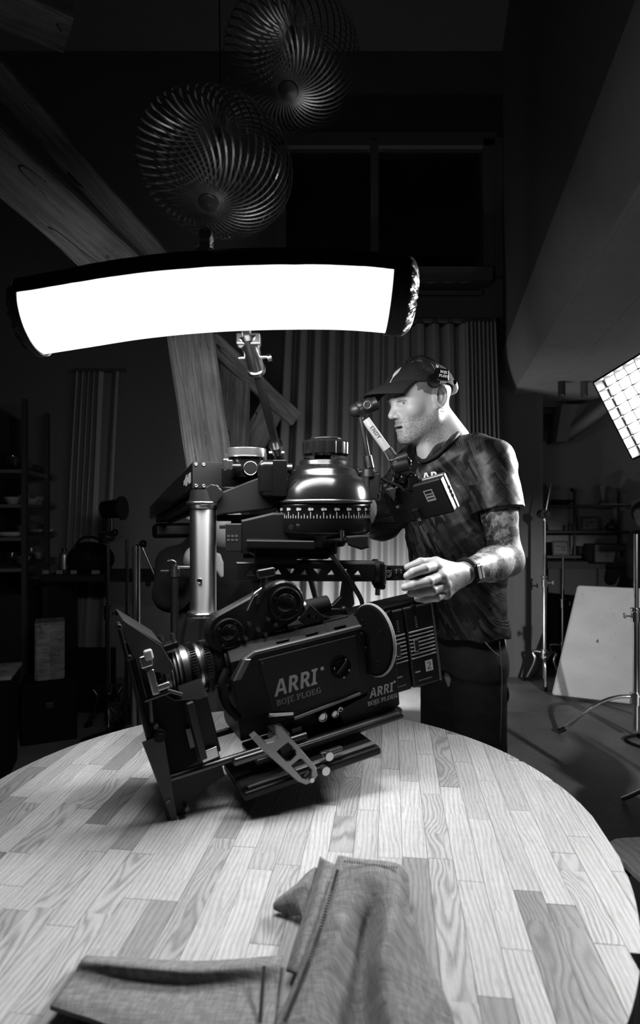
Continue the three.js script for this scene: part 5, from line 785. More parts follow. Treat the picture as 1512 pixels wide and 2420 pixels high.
  const bt = [cone3(nb, chest, 0.06, 0.11), cone3(chest, hip, 0.11, 0.1), cone3(chest, sL, 0.09, 0.05), cone3(chest, sR, 0.09, 0.05), cone3(hip, kneeL, 0.075, 0.05), cone3(hip, kneeR, 0.075, 0.05), cone3(kneeL, ankL, 0.05, 0.035), cone3(kneeR, ankR, 0.05, 0.035)];
  const coreG = surfaceNets((x, y, z) => { let d = 1e3; for (const b of bt) d = smin(d, b(x, y, z), 0.04); return d; }, [hip.x - 0.4, 0.03, -2.3], [hip.x + 0.4, 1.62, -1.6], 0.016, () => SK);
  const all = mergeGeometries([headG, armG, armRG, handG, coreG]); put('body', all, M.skin);
  // ---- shirt
  const shirtT = (() => { const c = document.createElement('canvas'); c.width = c.height = 1024; const g = c.getContext('2d'); g.fillStyle = '#101010'; g.fillRect(0, 0, 1024, 1024); g.save(); g.translate(512, 512); g.rotate(-0.62); let s = 7; const R = () => { s = (s * 16807) % 2147483647; return s / 2147483647; };
    for (let k = 0; k < 900; k++) { const x = R() * 1500 - 750, y = R() * 1500 - 750, w = 8 + R() * 26, h = 50 + R() * 150, t = 22 + R() * 70 | 0, mode = R(); if (mode < 0.3) { g.fillStyle = `rgb(${t},${t},${t})`; g.fillRect(x, y, w, h); } else if (mode < 0.66) { g.fillStyle = '#0a0a0a'; g.fillRect(x, y, w, h); } else { g.strokeStyle = `rgb(${t + 14},${t + 14},${t + 14})`; g.lineWidth = 4.2; for (let q = 0; q < w * 2.2; q += 11) { g.beginPath(); g.moveTo(x + q, y); g.lineTo(x + q + 6, y + h); g.stroke(); } } } g.restore();
    const t = new THREE.CanvasTexture(c); t.colorSpace = THREE.SRGBColorSpace; t.wrapS = t.wrapT = THREE.RepeatWrapping; return t; })();
  M.shirt = new THREE.MeshStandardMaterial({ map: shirtT, color: gcol(0.72), roughness: 0.5 });
  const tf = v3(-0.85, 0, 0.53), tl = v3(0.53, 0, 0.85), spine = [[1.62, W(1066, 1035, 1.9)], [1.5, W(1078, 1110, 1.92)], [1.3, W(1078, 1260, 1.93)], [1.1, W(1082, 1400, 1.94)], [0.93, W(1092, 1520, 1.94)]].map(([, p]) => p);
  const ys = spine.map(p => p.y), prof = [[0.10, 0.075], [0.185, 0.112], [0.18, 0.118], [0.158, 0.113], [0.16, 0.118]];
  const torso = (x, y, z, grow) => { let k = 0; while (k < 3 && y < ys[k + 1]) k++; let t = Math.max(-0.3, Math.min(1.2, (ys[k] - y) / (ys[k] - ys[k + 1]))); const cx0 = spine[k].x + (spine[k + 1].x - spine[k].x) * t, cz0 = spine[k].z + (spine[k + 1].z - spine[k].z) * t; t = Math.max(0, Math.min(1, t)); t = t * t * (3 - 2 * t); const a = prof[k][0] + (prof[k + 1][0] - prof[k][0]) * t + grow, b = prof[k][1] + (prof[k + 1][1] - prof[k][1]) * t + grow; const l = (x - cx0) * tl.x + (z - cz0) * tl.z, f = (x - cx0) * tf.x + (z - cz0) * tf.z; const q = Math.pow(Math.pow(Math.abs(l / a), 2.4) + Math.pow(Math.abs(f / b), 2.4), 1 / 2.4); return (q - 1) * b; };
  const hem = W(0, 1512, 1.82).y, collar = nb.clone().add(v3(-0.012, 0.018, 0.008));
  const shL = cone3(nb.clone().add(v3(0.02, -0.03, 0)), sL.clone().add(v3(0.006, 0.012, 0)), 0.06, 0.054), shR = cone3(nb.clone().add(v3(-0.01, -0.045, 0)), sR, 0.06, 0.066), slL = cone3(sL, along(sL, eL, 0.58), 0.062, 0.077), fillA = cone3(W(1012, 1122, 1.85), W(1052, 1084, 1.82), 0.042, 0.044), fillB = cone3(W(1052, 1084, 1.82), W(1100, 1060, 1.8), 0.044, 0.03), slR = cone3(sR, eR, 0.07, 0.07), slR2 = cone3(eR, along(eR, wR, 0.6), 0.07, 0.062), dL = eL.clone().sub(sL).normalize(), dR = eR.clone().sub(sR).normalize(), cutL = along(sL, eL, 0.52), cutR = along(eR, wR, 0.55), dR2 = wR.clone().sub(eR).normalize();
  const wrk = (x, y, z) => { const u = x * 0.75 + y * 0.65, w = x * 0.6 - y * 0.8; return 0.011 * (fbm(u * 9 + 3, w * 24, z * 8, 3) - 0.47) + 0.006 * (fbm(u * 34, w * 12, z * 20, 2) - 0.4); };
  const shirtF = (x, y, z) => {
    let t = smin(smin(torso(x, y, z, 0.006), shL(x, y, z), 0.05), shR(x, y, z), 0.05); t = smin(t, Math.min(fillA(x, y, z), fillB(x, y, z)), 0.03); t = smax(t, y - (nb.y + 0.016 - 0.36 * Math.max(0, (x - nb.x) * tf.x + (z - nb.z) * tf.z)), 0.012);
    let a = Math.max(slL(x, y, z), (x - cutL.x) * dL.x + (y - cutL.y) * dL.y + (z - cutL.z) * dL.z), b = smin(slR(x, y, z), Math.max(slR2(x, y, z), (x - cutR.x) * dR2.x + (y - cutR.y) * dR2.y + (z - cutR.z) * dR2.z), 0.02);
    let d = smin(smin(t, a, 0.035), b, 0.035); d += wrk(x, y, z); d = Math.max(d, hem + 0.004 * Math.sin(x * 60) - y);
    // neck opening and hollow at the sleeve end
    const inn = armL(x, y, z) - 0.004; const nearCut = (x - cutL.x) * dL.x + (y - cutL.y) * dL.y + (z - cutL.z) * dL.z; if (nearCut > -0.016 && x > sL.x - 0.12) d = Math.max(d, -inn); return d;
  };
  const shirtG = surfaceNets(shirtF, [0.0, hem - 0.02, -2.24], [0.72, nb.y + 0.06, -1.6], 0.0042); { const p = shirtG.attributes.position, uv = shirtG.attributes.uv; for (let i = 0; i < p.count; i++) { const x = p.getX(i) - spine[2].x, z = p.getZ(i) - spine[2].z; uv.setXY(i, (x * 0.8 + z * 0.75) * 2.1, p.getY(i) * 2.1 + 0.12 * x); } }
  const shirt = put('shirt', shirtG, M.shirt);
  put('collar', tube([W(985, 1082, 1.87), W(1000, 1090, 1.815), W(1028, 1078, 1.785), W(1055, 1054, 1.775), W(1074, 1034, 1.79), W(1082, 1024, 1.84)], 0.007, 40), bmat(0.02, 0.6), shirt);
  put('shirt_lettering', tr(words('AR', 0.026, 'sans_bold', 0.001).rotateY(-0.35).rotateZ(0.12), W(1016, 1126, 1.755)), M.white, shirt);
  // ---- trousers
  const denimT = tex(256, 256, (u, v) => 0.5 + 0.22 * (fbm(u * 10, v * 10, 2) - 0.5) + 0.1 * (((u * 256 + v * 256) | 0) % 3 - 1) * 0.5 + 0.12 * (hash(u * 256 | 0, v * 256 | 0, 4) - 0.5)); denimT.repeat.set(3, 3); M.denim = new THREE.MeshStandardMaterial({ map: denimT, color: gcol(0.07), roughness: 0.9 });
  const lg = [cone3(hip.clone().add(v3(0.015, 0.0, 0.05)), kneeL, 0.09, 0.078), cone3(kneeL, ankL, 0.078, 0.07), cone3(hip.clone().add(v3(-0.05, 0.0, -0.05)), kneeR, 0.098, 0.078), cone3(kneeR, ankR, 0.078, 0.07)], belt = hem + 0.06;
  const trF = (x, y, z) => { let d = smin(lg[0](x, y, z), lg[1](x, y, z), 0.03), e = smin(lg[2](x, y, z), lg[3](x, y, z), 0.03); d = smin(d, e, 0.015); d = smin(d, Math.max(torso(x, y, z, -0.016), hip.y - 0.02 - y), 0.03); d += 0.008 * (fbm(x * 8, y * 22 + x * 8, z * 8, 3) - 0.45); return Math.max(d, y - belt, 0.03 - y); };
  const trG = surfaceNets(trF, [hip.x - 0.36, 0, -2.3], [hip.x + 0.32, belt + 0.02, -1.64], 0.008); planeUV(trG, 3); const trs = put('trousers', trG, M.denim);
  const seam = (pts, r) => tube(pts, r, 40, 6); put('side_seam', seam([W(1180, 1515, 1.8), W(1185, 1580, 1.8), W(1185, 1660, 1.8), W(1181, 1760, 1.8)], 0.0018), mat(0.12, 0.8), trs); put('pocket_edge', seam([W(1146, 1518, 1.75), W(1164, 1538, 1.755), W(1179, 1550, 1.77)], 0.002), mat(0.15, 0.8), trs);
  put('hammer_loop', tube([W(1184, 1605, 1.85), W(1197, 1625, 1.84), W(1199, 1650, 1.84), W(1190, 1665, 1.84), W(1183, 1672, 1.85)], 0.005), mat(0.1, 0.9), trs);
  for (const [a, s] of [[ankL, 1], [ankR, -1]]) { const g = surfaceNets((x, y, z) => { const f = (x - a.x) * tf.x + (z - a.z) * tf.z, l = (x - a.x) * tl.x + (z - a.z) * tl.z; return Math.max(smin(ell(f - 0.05, y - 0.035, l, 0.15, 0.05, 0.05), ell(f, y - 0.07, l, 0.06, 0.06, 0.05), 0.03), 0.002 - y); }, [a.x - 0.25, 0, a.z - 0.25], [a.x + 0.2, 0.16, a.z + 0.25], 0.008); put('shoe', g, M.fabricBlack); }
  // ---- cap
  const capT = tex(128, 128, (u, v) => 0.5 + 0.2 * (hash(u * 128 | 0, v * 128 | 0, 6) - 0.5) + 0.1 * (fbm(u * 8, v * 8) - 0.5)); capT.repeat.set(4, 4); M.cap = new THREE.MeshStandardMaterial({ map: capT, color: gcol(0.07), roughness: 0.95 });
  const bandU = f => 0.047 - 0.20 * (f - 0.0) * 0 + (f < -0.03 ? (f + 0.03) * 0.12 : 0) + f * 0.16;
  const capG = surfaceNets((x, y, z) => { const [f, u, l] = toH(x, y, z); let d = ell(f - 0.0, u - 0.036, l, 0.121, 0.092, 0.091); d += 0.0016 * Math.cos(Math.atan2(l, f) * 6) * -1; return Math.max(Math.abs(d + 0.002) - 0.0025, bandU(f) - u); }, hb, hB, 0.0035); planeUV(capG, 4); const cap = put('cap_crown', capG, M.cap);
  { // peak: a curved plate
    const n = 24, m = 10, pos = [], idx = []; for (const sgn of [1, -1]) for (let i = 0; i <= n; i++) for (let j = 0; j <= m; j++) { const a = (i / n - 0.5) * 2.15, t = j / m, rf = 0.115 * Math.cos(a), rl = 0.087 * Math.sin(a), ex = 0.078 * Math.pow(Math.cos(a * 0.72), 0.8) * t, f = rf + ex * 1.0, l = rl * (1 + 0.06 * t), u = bandU(rf) + 0.004 - 0.10 * ex - 2.6 * l * l * t - 0.45 * Math.pow(ex, 2) * 6 + sgn * 0.0018 ; const p = HW(f, u, l); pos.push(p.x, p.y, p.z); }
    const K = (n + 1) * (m + 1); for (let i = 0; i < n; i++) for (let j = 0; j < m; j++) { const a = i * (m + 1) + j; idx.push(a, a + 1, a + m + 1, a + 1, a + m + 2, a + m + 1, K + a, K + a + m + 1, K + a + 1, K + a + 1, K + a + m + 1, K + a + m + 2); } for (let i = 0; i < n; i++) { const a = i * (m + 1) + m, b = a + m + 1; idx.push(a, a + K, b, b, a + K, b + K); }
    const g = new THREE.BufferGeometry(); g.setAttribute('position', new THREE.Float32BufferAttribute(pos, 3)); g.setIndex(idx); g.computeVertexNormals(); planeUV(g, 4); M.capPeak = M.cap.clone(); M.capPeak.side = THREE.DoubleSide; put('cap_peak', g, M.capPeak);
    const onCap = (a, u, off = 0.0012) => { const k = Math.sqrt(Math.max(0, 1 - Math.pow((u - 0.036) / 0.093, 2))); return HW(0.122 * k * Math.cos(a) + off, u, (0.091 * k + off) * Math.sin(a)); };
    const lp = [], li = []; for (let i = 0; i <= 12; i++) { const t = i / 12, u = 0.07 + 0.042 * t, w = t < 0.35 ? 0.02 : 0.02 + 0.1 * Math.sin((t - 0.35) / 0.65 * Math.PI); for (const s of [-1, 1]) { const p = onCap(0.22 + 0.2 * t + s * w * (t < 0.35 ? 1 : 1), u, 0.0022); lp.push(p.x, p.y, p.z); } } for (let i = 0; i < 12; i++) { const a = 2 * i; li.push(a, a + 2, a + 1, a + 1, a + 2, a + 3); }
    const lgm = new THREE.BufferGeometry(); lgm.setAttribute('position', new THREE.Float32BufferAttribute(lp, 3)); lgm.setIndex(li); lgm.computeVertexNormals(); M.embroid = mat(0.75, 0.8, 0, { side: THREE.DoubleSide }); put('white_emblem', prep(lgm.toNonIndexed()), M.embroid, cap);
  }
  put('cap_strap', tube([HW(-0.09, 0.04, 0.06), HW(-0.112, 0.02, 0.03), HW(-0.116, 0.015, 0), HW(-0.11, 0.02, -0.04)], 0.009, 24), mat(0.3, 0.35));
  // ---- headset: band over the cap, small box with lettering by the ear
  const hs = put('headset_band', mergeGeometries([tube([HW(-0.012, 0.06, 0.093), HW(0.0, 0.108, 0.082), HW(0.004, 0.137, 0.03), HW(0.004, 0.139, -0.03), HW(0, 0.11, -0.085)], 0.0035, 40), tube([HW(-0.03, 0.06, 0.093), HW(-0.015, 0.108, 0.08), HW(-0.008, 0.136, 0.03), HW(-0.008, 0.137, -0.03), HW(-0.012, 0.11, -0.083)], 0.0032, 40)].map(prep)), M.shinyBlack);
  const bxm = new THREE.Matrix4().makeBasis(hf.clone().negate(), hu, hf.clone().negate().cross(hu)), place = (g, f, u, l, rz = 0) => tr(g.applyMatrix4(new THREE.Matrix4().makeRotationZ(rz)).applyMatrix4(bxm), HW(f, u, l));
  put('headset_pod', place(rb(0.04, 0.036, 0.022, 0, 0, 0, 0.004), -0.02, 0.062, 0.098, -0.25), M.blackGloss, hs); put('pod_cushion', place(cz(0.02, 0.014, 0, 0, 0, 24), 0.008, 0.05, 0.092), M.rubber, hs); put('pod_edge', place(rb(0.04, 0.003, 0.023, 0, -0.019, 0, 0.001), -0.02, 0.062, 0.098, -0.25), M.steel, hs);
  put('pod_lettering', place(mergeGeometries([tr(words('BOJE', 0.0075, 'serif_bold', 0.0006), v3(0, 0.006, 0.0112)), tr(words('PLOEG', 0.0075, 'serif_bold', 0.0006), v3(0.002, -0.005, 0.0112))].map(prep)), -0.02, 0.062, 0.098, -0.25), M.white, hs); put('band_letter', place(tr(words('M', 0.008, 'serif_bold', 0.0006), v3(0, 0, 0)), -0.008, 0.089, 0.1005, -0.25), M.white, hs);
  put('earring', place(tor(0.0055, 0.0013, 20), -0.012, -0.04, 0.083), M.chrome);
  put('necklace', tube([W(1070, 1026, 1.83), W(1062, 1036, 1.80), W(1045, 1058, 1.79)], 0.0025, 16), M.chrome);
  // ---- wrist watch
  const ad = wL.clone().sub(eL).normalize(), wc = W(1110, 1358, 1.475), wy = v3(0.1, 1, 0).addScaledVector(ad, -v3(0.1, 1, 0).dot(ad)).normalize(), wz0 = v3(0.45, 0.12, 0.88), wz = wz0.addScaledVector(ad, -wz0.dot(ad)).normalize(); wy.copy(wz.clone().cross(ad)).normalize(); if (wy.y < 0) wy.negate(); const wm = new THREE.Matrix4().makeBasis(wy.clone().cross(wz), wy, wz), ac = along(eL, wL, 0.88);
  put('watch_strap', tor(0.033, 0.006, 40, 10).scale(1, 1, 2.0).applyMatrix4(new THREE.Matrix4().makeBasis(wy, wz, wy.clone().cross(wz)).setPosition(ac)), M.rubber);
  const wp = ac.clone().addScaledVector(wz, 0.036).addScaledVector(wy, -0.002), wt = put('watch_case', rb(0.034, 0.042, 0.012, 0, 0, 0, 0.007).applyMatrix4(wm.clone().setPosition(wp)), M.blackGloss); put('watch_face', rb(0.027, 0.035, 0.003, 0, 0, 0, 0.006).applyMatrix4(wm.clone().setPosition(wp.clone().addScaledVector(wz, 0.0062))), mat(0.6, 0.25, 0.6), wt, 'bright watch face'); put('face_line', bx(0.0016, 0.033, 0.001).applyMatrix4(wm.clone().setPosition(wp.clone().addScaledVector(wz, 0.0081))), M.black, wt);
}
// ---------- crew member half hidden behind the crane ----------
{
  const o = bodyPerson('person', 'crew member in dark clothes behind the chrome post, only a hand showing', v3(W(505, 0, 2.36).x, 0, -2.36)), P0 = o.position, put = (n, g, m, l) => { g.translate(-P0.x, -P0.y, -P0.z); return part(o, n, g, m, l); };
  const x0 = P0.x, hd = v3(x0 + 0.05, 1.36, -2.29), sh = v3(x0, 1.14, -2.39), hp = v3(x0 - 0.02, 0.86, -2.46), hand = W(462, 1316, 2.06), el = v3(x0 - 0.14, 1.04, -2.24), s1 = v3(x0 - 0.16, 1.14, -2.36), s2 = v3(x0 + 0.16, 1.14, -2.40);
  const bs = [cone3(hd, hd.clone().add(v3(0, -0.07, 0.02)), 0.088, 0.07), cone3(hd.clone().add(v3(0, -0.1, 0)), sh, 0.052, 0.06), cone3(s1, el, 0.045, 0.04), cone3(el, hand, 0.038, 0.028), cone3(hand, hand.clone().add(v3(0.05, -0.006, 0.01)), 0.034, 0.026), cone3(s1, s2, 0.05, 0.05), cone3(sh, hp, 0.1, 0.1), cone3(hp, v3(x0 - 0.09, 0.06, -2.44), 0.07, 0.04), cone3(hp, v3(x0 + 0.09, 0.06, -2.44), 0.07, 0.04)];
  for (let i = 0; i < 4; i++) { const a = hand.clone().add(v3(0.05, 0.016 - i * 0.014, 0.01)), b = a.clone().add(v3(0.032, -0.012, 0.012)), c = b.clone().add(v3(0.012, -0.024, 0)); bs.push(cone3(a, b, 0.0105, 0.0095), cone3(b, c, 0.0095, 0.008)); } bs.push(cone3(hand.clone().add(v3(0, 0.02, 0.01)), hand.clone().add(v3(0.05, 0.034, 0.025)), 0.013, 0.01));
  const f = (x, y, z) => { let d = 1e3; bs.forEach((b, i) => { d = smin(d, b(x, y, z), i < 9 ? 0.03 : 0.006); }); return d; };
  const g1 = surfaceNets(f, [x0 - 0.35, 0.02, -2.69], [x0 + 0.35, 1.62, -1.89], 0.014, () => 0.4), g2 = surfaceNets(f, [hand.x - 0.05, hand.y - 0.08, hand.z - 0.05], [hand.x + 0.13, hand.y + 0.08, hand.z + 0.09], 0.0045, () => 0.4); put('body', mergeGeometries([g1, g2]), M.skin);
  const sl = cone3(s1, el, 0.075, 0.065), sl2 = cone3(el, along(el, hand, 0.72), 0.062, 0.05), s3 = cone3(s2, v3(x0 + 0.22, 0.95, -2.29), 0.075, 0.06), tor0 = cone3(sh, hp, 0.155, 0.15), hood = cone3(hd.clone().add(v3(0.0, 0.01, -0.02)), sh, 0.1, 0.12);
  put('jacket', surfaceNets((x, y, z) => Math.max(smin(smin(smin(smin(tor0(x, y, z), sl(x, y, z), 0.04), sl2(x, y, z), 0.03), s3(x, y, z), 0.04), hood(x, y, z), 0.03) + 0.012 * (fbm(x * 12, y * 20, z * 12, 3) - 0.45), 0.8 - y), [x0 - 0.36, 0.78, -2.74], [x0 + 0.36, 1.62, -1.94], 0.011), mat(0.004, 0.95));
  const l1 = cone3(hp, v3(x0 - 0.1, 0.06, -2.44), 0.13, 0.09), l2 = cone3(hp, v3(x0 + 0.1, 0.06, -2.44), 0.13, 0.09), skirt = cone3(v3(x0, 0.93, -2.34), v3(x0, 0.6, -2.34), 0.13, 0.2); put('trousers', surfaceNets((x, y, z) => Math.max(smin(smin(l1(x, y, z), l2(x, y, z), 0.03), skirt(x, y, z) + 0.014 * Math.sin(Math.atan2(z + 2.34, x - x0) * 11), 0.04) + 0.01 * (fbm(x * 10, y * 14, z * 10, 3) - 0.45), y - 0.96, 0.02 - y), [x0 - 0.36, 0, -2.79], [x0 + 0.36, 1.0, -1.94], 0.012), mat(0.03, 0.95));
}
// ---------- figure at the right edge ----------
{
  const o = bodyPerson('person', 'dark figure cut off by the right edge near the wall shelf', v3(W(1545, 0, 4.85).x, 0, -4.85)), P0 = o.position, put = (n, g, m) => { g.translate(-P0.x, -P0.y, -P0.z); return part(o, n, g, m); }, x0 = P0.x, hd = W(1524, 1212, 4.85);
  const bs = [cone3(hd, hd.clone().add(v3(-0.02, -0.06, 0.03)), 0.09, 0.07), cone3(hd, v3(x0, 1.12, -4.85), 0.055, 0.07), cone3(v3(x0, 1.1, -4.85), v3(x0, 0.75, -4.85), 0.11, 0.1), cone3(v3(x0, 0.75, -4.85), v3(x0 - 0.1, 0.05, -4.85), 0.07, 0.04), cone3(v3(x0, 0.75, -4.85), v3(x0 + 0.1, 0.05, -4.85), 0.07, 0.04), cone3(v3(x0 - 0.17, 1.12, -4.83), v3(x0 - 0.22, 0.85, -4.75), 0.045, 0.038), cone3(v3(x0 + 0.17, 1.12, -4.83), v3(x0 + 0.22, 0.85, -4.75), 0.045, 0.038)];
  put('body', surfaceNets((x, y, z) => bs.reduce((d, b) => smin(d, b(x, y, z), 0.03), 1e3), [x0 - 0.4, 0, -5.20], [x0 + 0.4, 1.6, -3.95], 0.016, () => 0.12), M.skin);
  put('hair', surfaceNets((x, y, z) => Math.max(Math.hypot(x - hd.x, y - hd.y, z - hd.z) - 0.104, -(Math.hypot(x - hd.x + 0.07, y - hd.y + 0.07, z - hd.z - 0.05) - 0.1)), [hd.x - 0.15, hd.y - 0.15, hd.z - 0.15], [hd.x + 0.15, hd.y + 0.15, hd.z + 0.15], 0.012), mat(0.008, 0.5));
  const c = [cone3(v3(x0, 1.12, -4.85), v3(x0, 0.78, -4.85), 0.15, 0.15), cone3(v3(x0 - 0.14, 1.13, -4.84), v3(x0 - 0.22, 0.85, -4.75), 0.075, 0.055), cone3(v3(x0 + 0.14, 1.13, -4.84), v3(x0 + 0.22, 0.85, -4.75), 0.075, 0.055)]; put('sweater', surfaceNets((x, y, z) => Math.max(c.reduce((d, b) => smin(d, b(x, y, z), 0.04), 1e3), y - 1.2), [x0 - 0.4, 0.5, -5.20], [x0 + 0.4, 1.3, -3.95], 0.016), mat(0.008, 0.95));
  const l = [cone3(v3(x0 - 0.06, 0.75, -4.85), v3(x0 - 0.1, 0.05, -4.85), 0.11, 0.08), cone3(v3(x0 + 0.06, 0.75, -4.85), v3(x0 + 0.1, 0.05, -4.85), 0.11, 0.08)]; put('trousers', surfaceNets((x, y, z) => Math.max(smin(l[0](x, y, z), l[1](x, y, z), 0.03), 0.01 - y), [x0 - 0.3, 0, -5.15], [x0 + 0.3, 0.9, -4.55], 0.016), mat(0.008, 0.95));
}
// ---------- light stands ----------
function lightStand(label, x, z, h, opt = {}) {
  const o = thing('light_stand', label, 'stand', v3(x, 0, z), 'chrome light stands'), m = opt.m || M.steel; o.rotation.y = opt.turn || 0; const r = opt.r || 0.016, R0 = opt.spread || 0.42;
  part(o, 'column', cy(r, r, h * 0.55, 0, h * 0.275 + 0.06, 0, 16), m); part(o, 'riser', cy(r * 0.7, r * 0.7, h * 0.46, 0, h * 0.77, 0, 16), m);
  const k = part(o, 'collar', [cy(r * 1.5, r * 1.5, 0.06, 0, h * 0.6, 0, 16), cy(r * 1.7, r * 1.7, 0.012, 0, h * 0.635, 0, 16)], m); part(k, 'lock_knob', [cyA(v3(0, h * 0.6, 0), v3(0.055, h * 0.6, 0.01), 0.005), rb(0.012, 0.03, 0.03, 0.06, h * 0.6, 0.01, 0.004)], m);
  for (let i = 0; i < 3; i++) { const a = i * 2.094, c = Math.cos(a), s = Math.sin(a); const leg = part(o, 'leg', tube([v3(0.012 * c, 0.26, 0.012 * s), v3(0.1 * c, 0.25, 0.1 * s), v3(R0 * 0.5 * c, 0.2, R0 * 0.5 * s), v3(R0 * c, 0.014, R0 * s)], 0.011, 24), m); part(leg, 'rubber_foot', cyA(v3((R0 - 0.03) * c, 0.036, (R0 - 0.03) * s), v3((R0 + 0.012) * c, 0.0145, (R0 + 0.012) * s), 0.0145), M.rubber); }
  part(o, 'leg_hub', cy(r * 1.8, r * 1.8, 0.07, 0, 0.25, 0, 16), m);
  if (opt.head) { part(o, 'grip_head', [cyA(v3(-0.02, h, -0.03), v3(-0.02, h, 0.03), 0.034), cyA(v3(0, h, -0.01), v3(0, h, 0.05), 0.02)], M.darkMetal); part(o, 'grip_arm', cyA(v3(-0.02, h - 0.05, 0.02), v3(0.04, h + opt.head, 0.02), 0.0075), m); }
  return o;
}
{ const a = W(322, 0, 2.95), b = W(300, 0, 3.38), c = W(1287, 0, 4.6), e = W(1503, 0, 3.5), f = W(1330, 0, 4.85), g = W(255, 0, 3.68);
  lightStand('thick chrome light stand standing behind the matte box', a.x, a.z, W(0, 1290, 2.95).y, { spread: 0.2, turn: 0.4, r: 0.028, m: M.chrome });
  lightStand('slim double tube stand just left of the thick chrome stand', b.x, b.z, W(0, 1275, 3.38).y, { spread: 0.14, turn: 1.1, r: 0.013, m: M.darkMetal });
  lightStand('chrome grip stand with a round head right of the man', c.x, c.z, W(0, 1215, 4.6).y, { spread: 0.16, turn: 0.2, head: 0.24, m: M.steel });
  lightStand('chrome stand in front of the white foam board', e.x, e.z, W(0, 1262, 3.5).y, { turn: 2.9, r: 0.019, m: M.chrome });
  lightStand('short dim stand before the low cabinet at the right', f.x, f.z, W(0, 1312, 4.85).y, { spread: 0.18, turn: 0.5, m: M.darkMetal });
  lightStand('dim stand with a lamp head beside the narrow curtain', g.x, g.z, W(0, 1270, 3.68).y, { spread: 0.14, turn: 0.9, head: 0.05, m: M.darkMetal }); }
{ const o = thing('flash_head', 'dark cylindrical lamp head in front of the narrow curtain', 'lamp', W(264, 1205, 3.68)); part(o, 'barrel', cyA(v3(-0.05, 0, 0), v3(0.06, 0.01, 0.02), 0.055, 0.06, 24), M.blackGloss); part(o, 'cap_ring', cyA(v3(0.065, 0.01, 0.02), v3(0.08, 0.011, 0.022), 0.075), M.darkMetal); part(o, 'yoke', cyA(v3(0, -0.05, 0), v3(0, -0.2, 0), 0.012), M.darkMetal); part(o, 'yoke_knob', sph(0.022, v3(0.03, -0.14, 0.03)), M.black); }
{ const o = thing('grip_arm', 'thin dark grip arm slanting down from the chrome stand', 'grip arm', W(360, 1330, 3.1)), p = (x, y) => W(x, y, 3.1).sub(o.position); part(o, 'rod', cyA(p(335, 1290), p(372, 1375), 0.006), M.steel); part(o, 'end_clamp', [cyA(p(366, 1360), p(378, 1382), 0.018), sph(0.014, p(350, 1380))], M.black); part(o, 'knuckle', [cyA(p(322, 1290), p(345, 1290), 0.008), sph(0.02, p(338, 1285))], M.black); }
// ---------- white foam board leaning on the stand ----------
{
  const A = v3(W(1305, 0, 4.33).x, 0, -4.33), B = v3(A.x + 0.62, 0, -4.05), up = v3(0.3, 1, -0.35).normalize(), o = thing('foam_board', 'large white foam board leaning near the right edge, smudged', 'board', null), X = B.clone().sub(A).normalize(), Z0 = X.clone().cross(up).normalize(), Y = Z0.clone().cross(X).normalize(); basis(o, A.clone().add(v3(0, 0.012, 0)), X, Y, Z0);
  const bt = tex(512, 512, (u, v) => { let k = 0.84 + 0.12 * (fbm(u * 5, v * 7, 3) - 0.5) + 0.08 * (hash(u * 512 | 0, v * 512 | 0, 2) - 0.5); if (fbm(u * 26, v * 60, 7) > 0.74) k *= 0.9; if (Math.hypot((u - 0.35) * 1.6, v - 0.5) < 0.03 && fbm(u * 60, v * 60, 9) > 0.47) k *= 0.4; if (u < 0.06 && fbm(u * 30, v * 30, 1) > 0.6) k *= 0.9; return k; }); M.foam = new THREE.MeshStandardMaterial({ map: bt, color: gcol(0.7), roughness: 0.9 });
  const sh = q => q.applyMatrix4(new THREE.Matrix4().set(1, 0.2, 0, 0, 0, 1, 0, 0, 0, 0, 1, 0, 0, 0, 0, 1)), g = sh(rb(0.56, 0.84, 0.045, 0.28, 0.42, 0, 0.012)); planeUV(g, 1.2); part(o, 'panel', g, M.foam); part(o, 'worn_edge', sh(rb(0.016, 0.82, 0.047, 0.004, 0.42, 0, 0.007)), mat(0.4, 0.95)); part(o, 'prop_leg', cyA(v3(0.4, 0.75, -0.03), v3(0.4, 0.02, -0.5), 0.012), M.blackMatte);
}
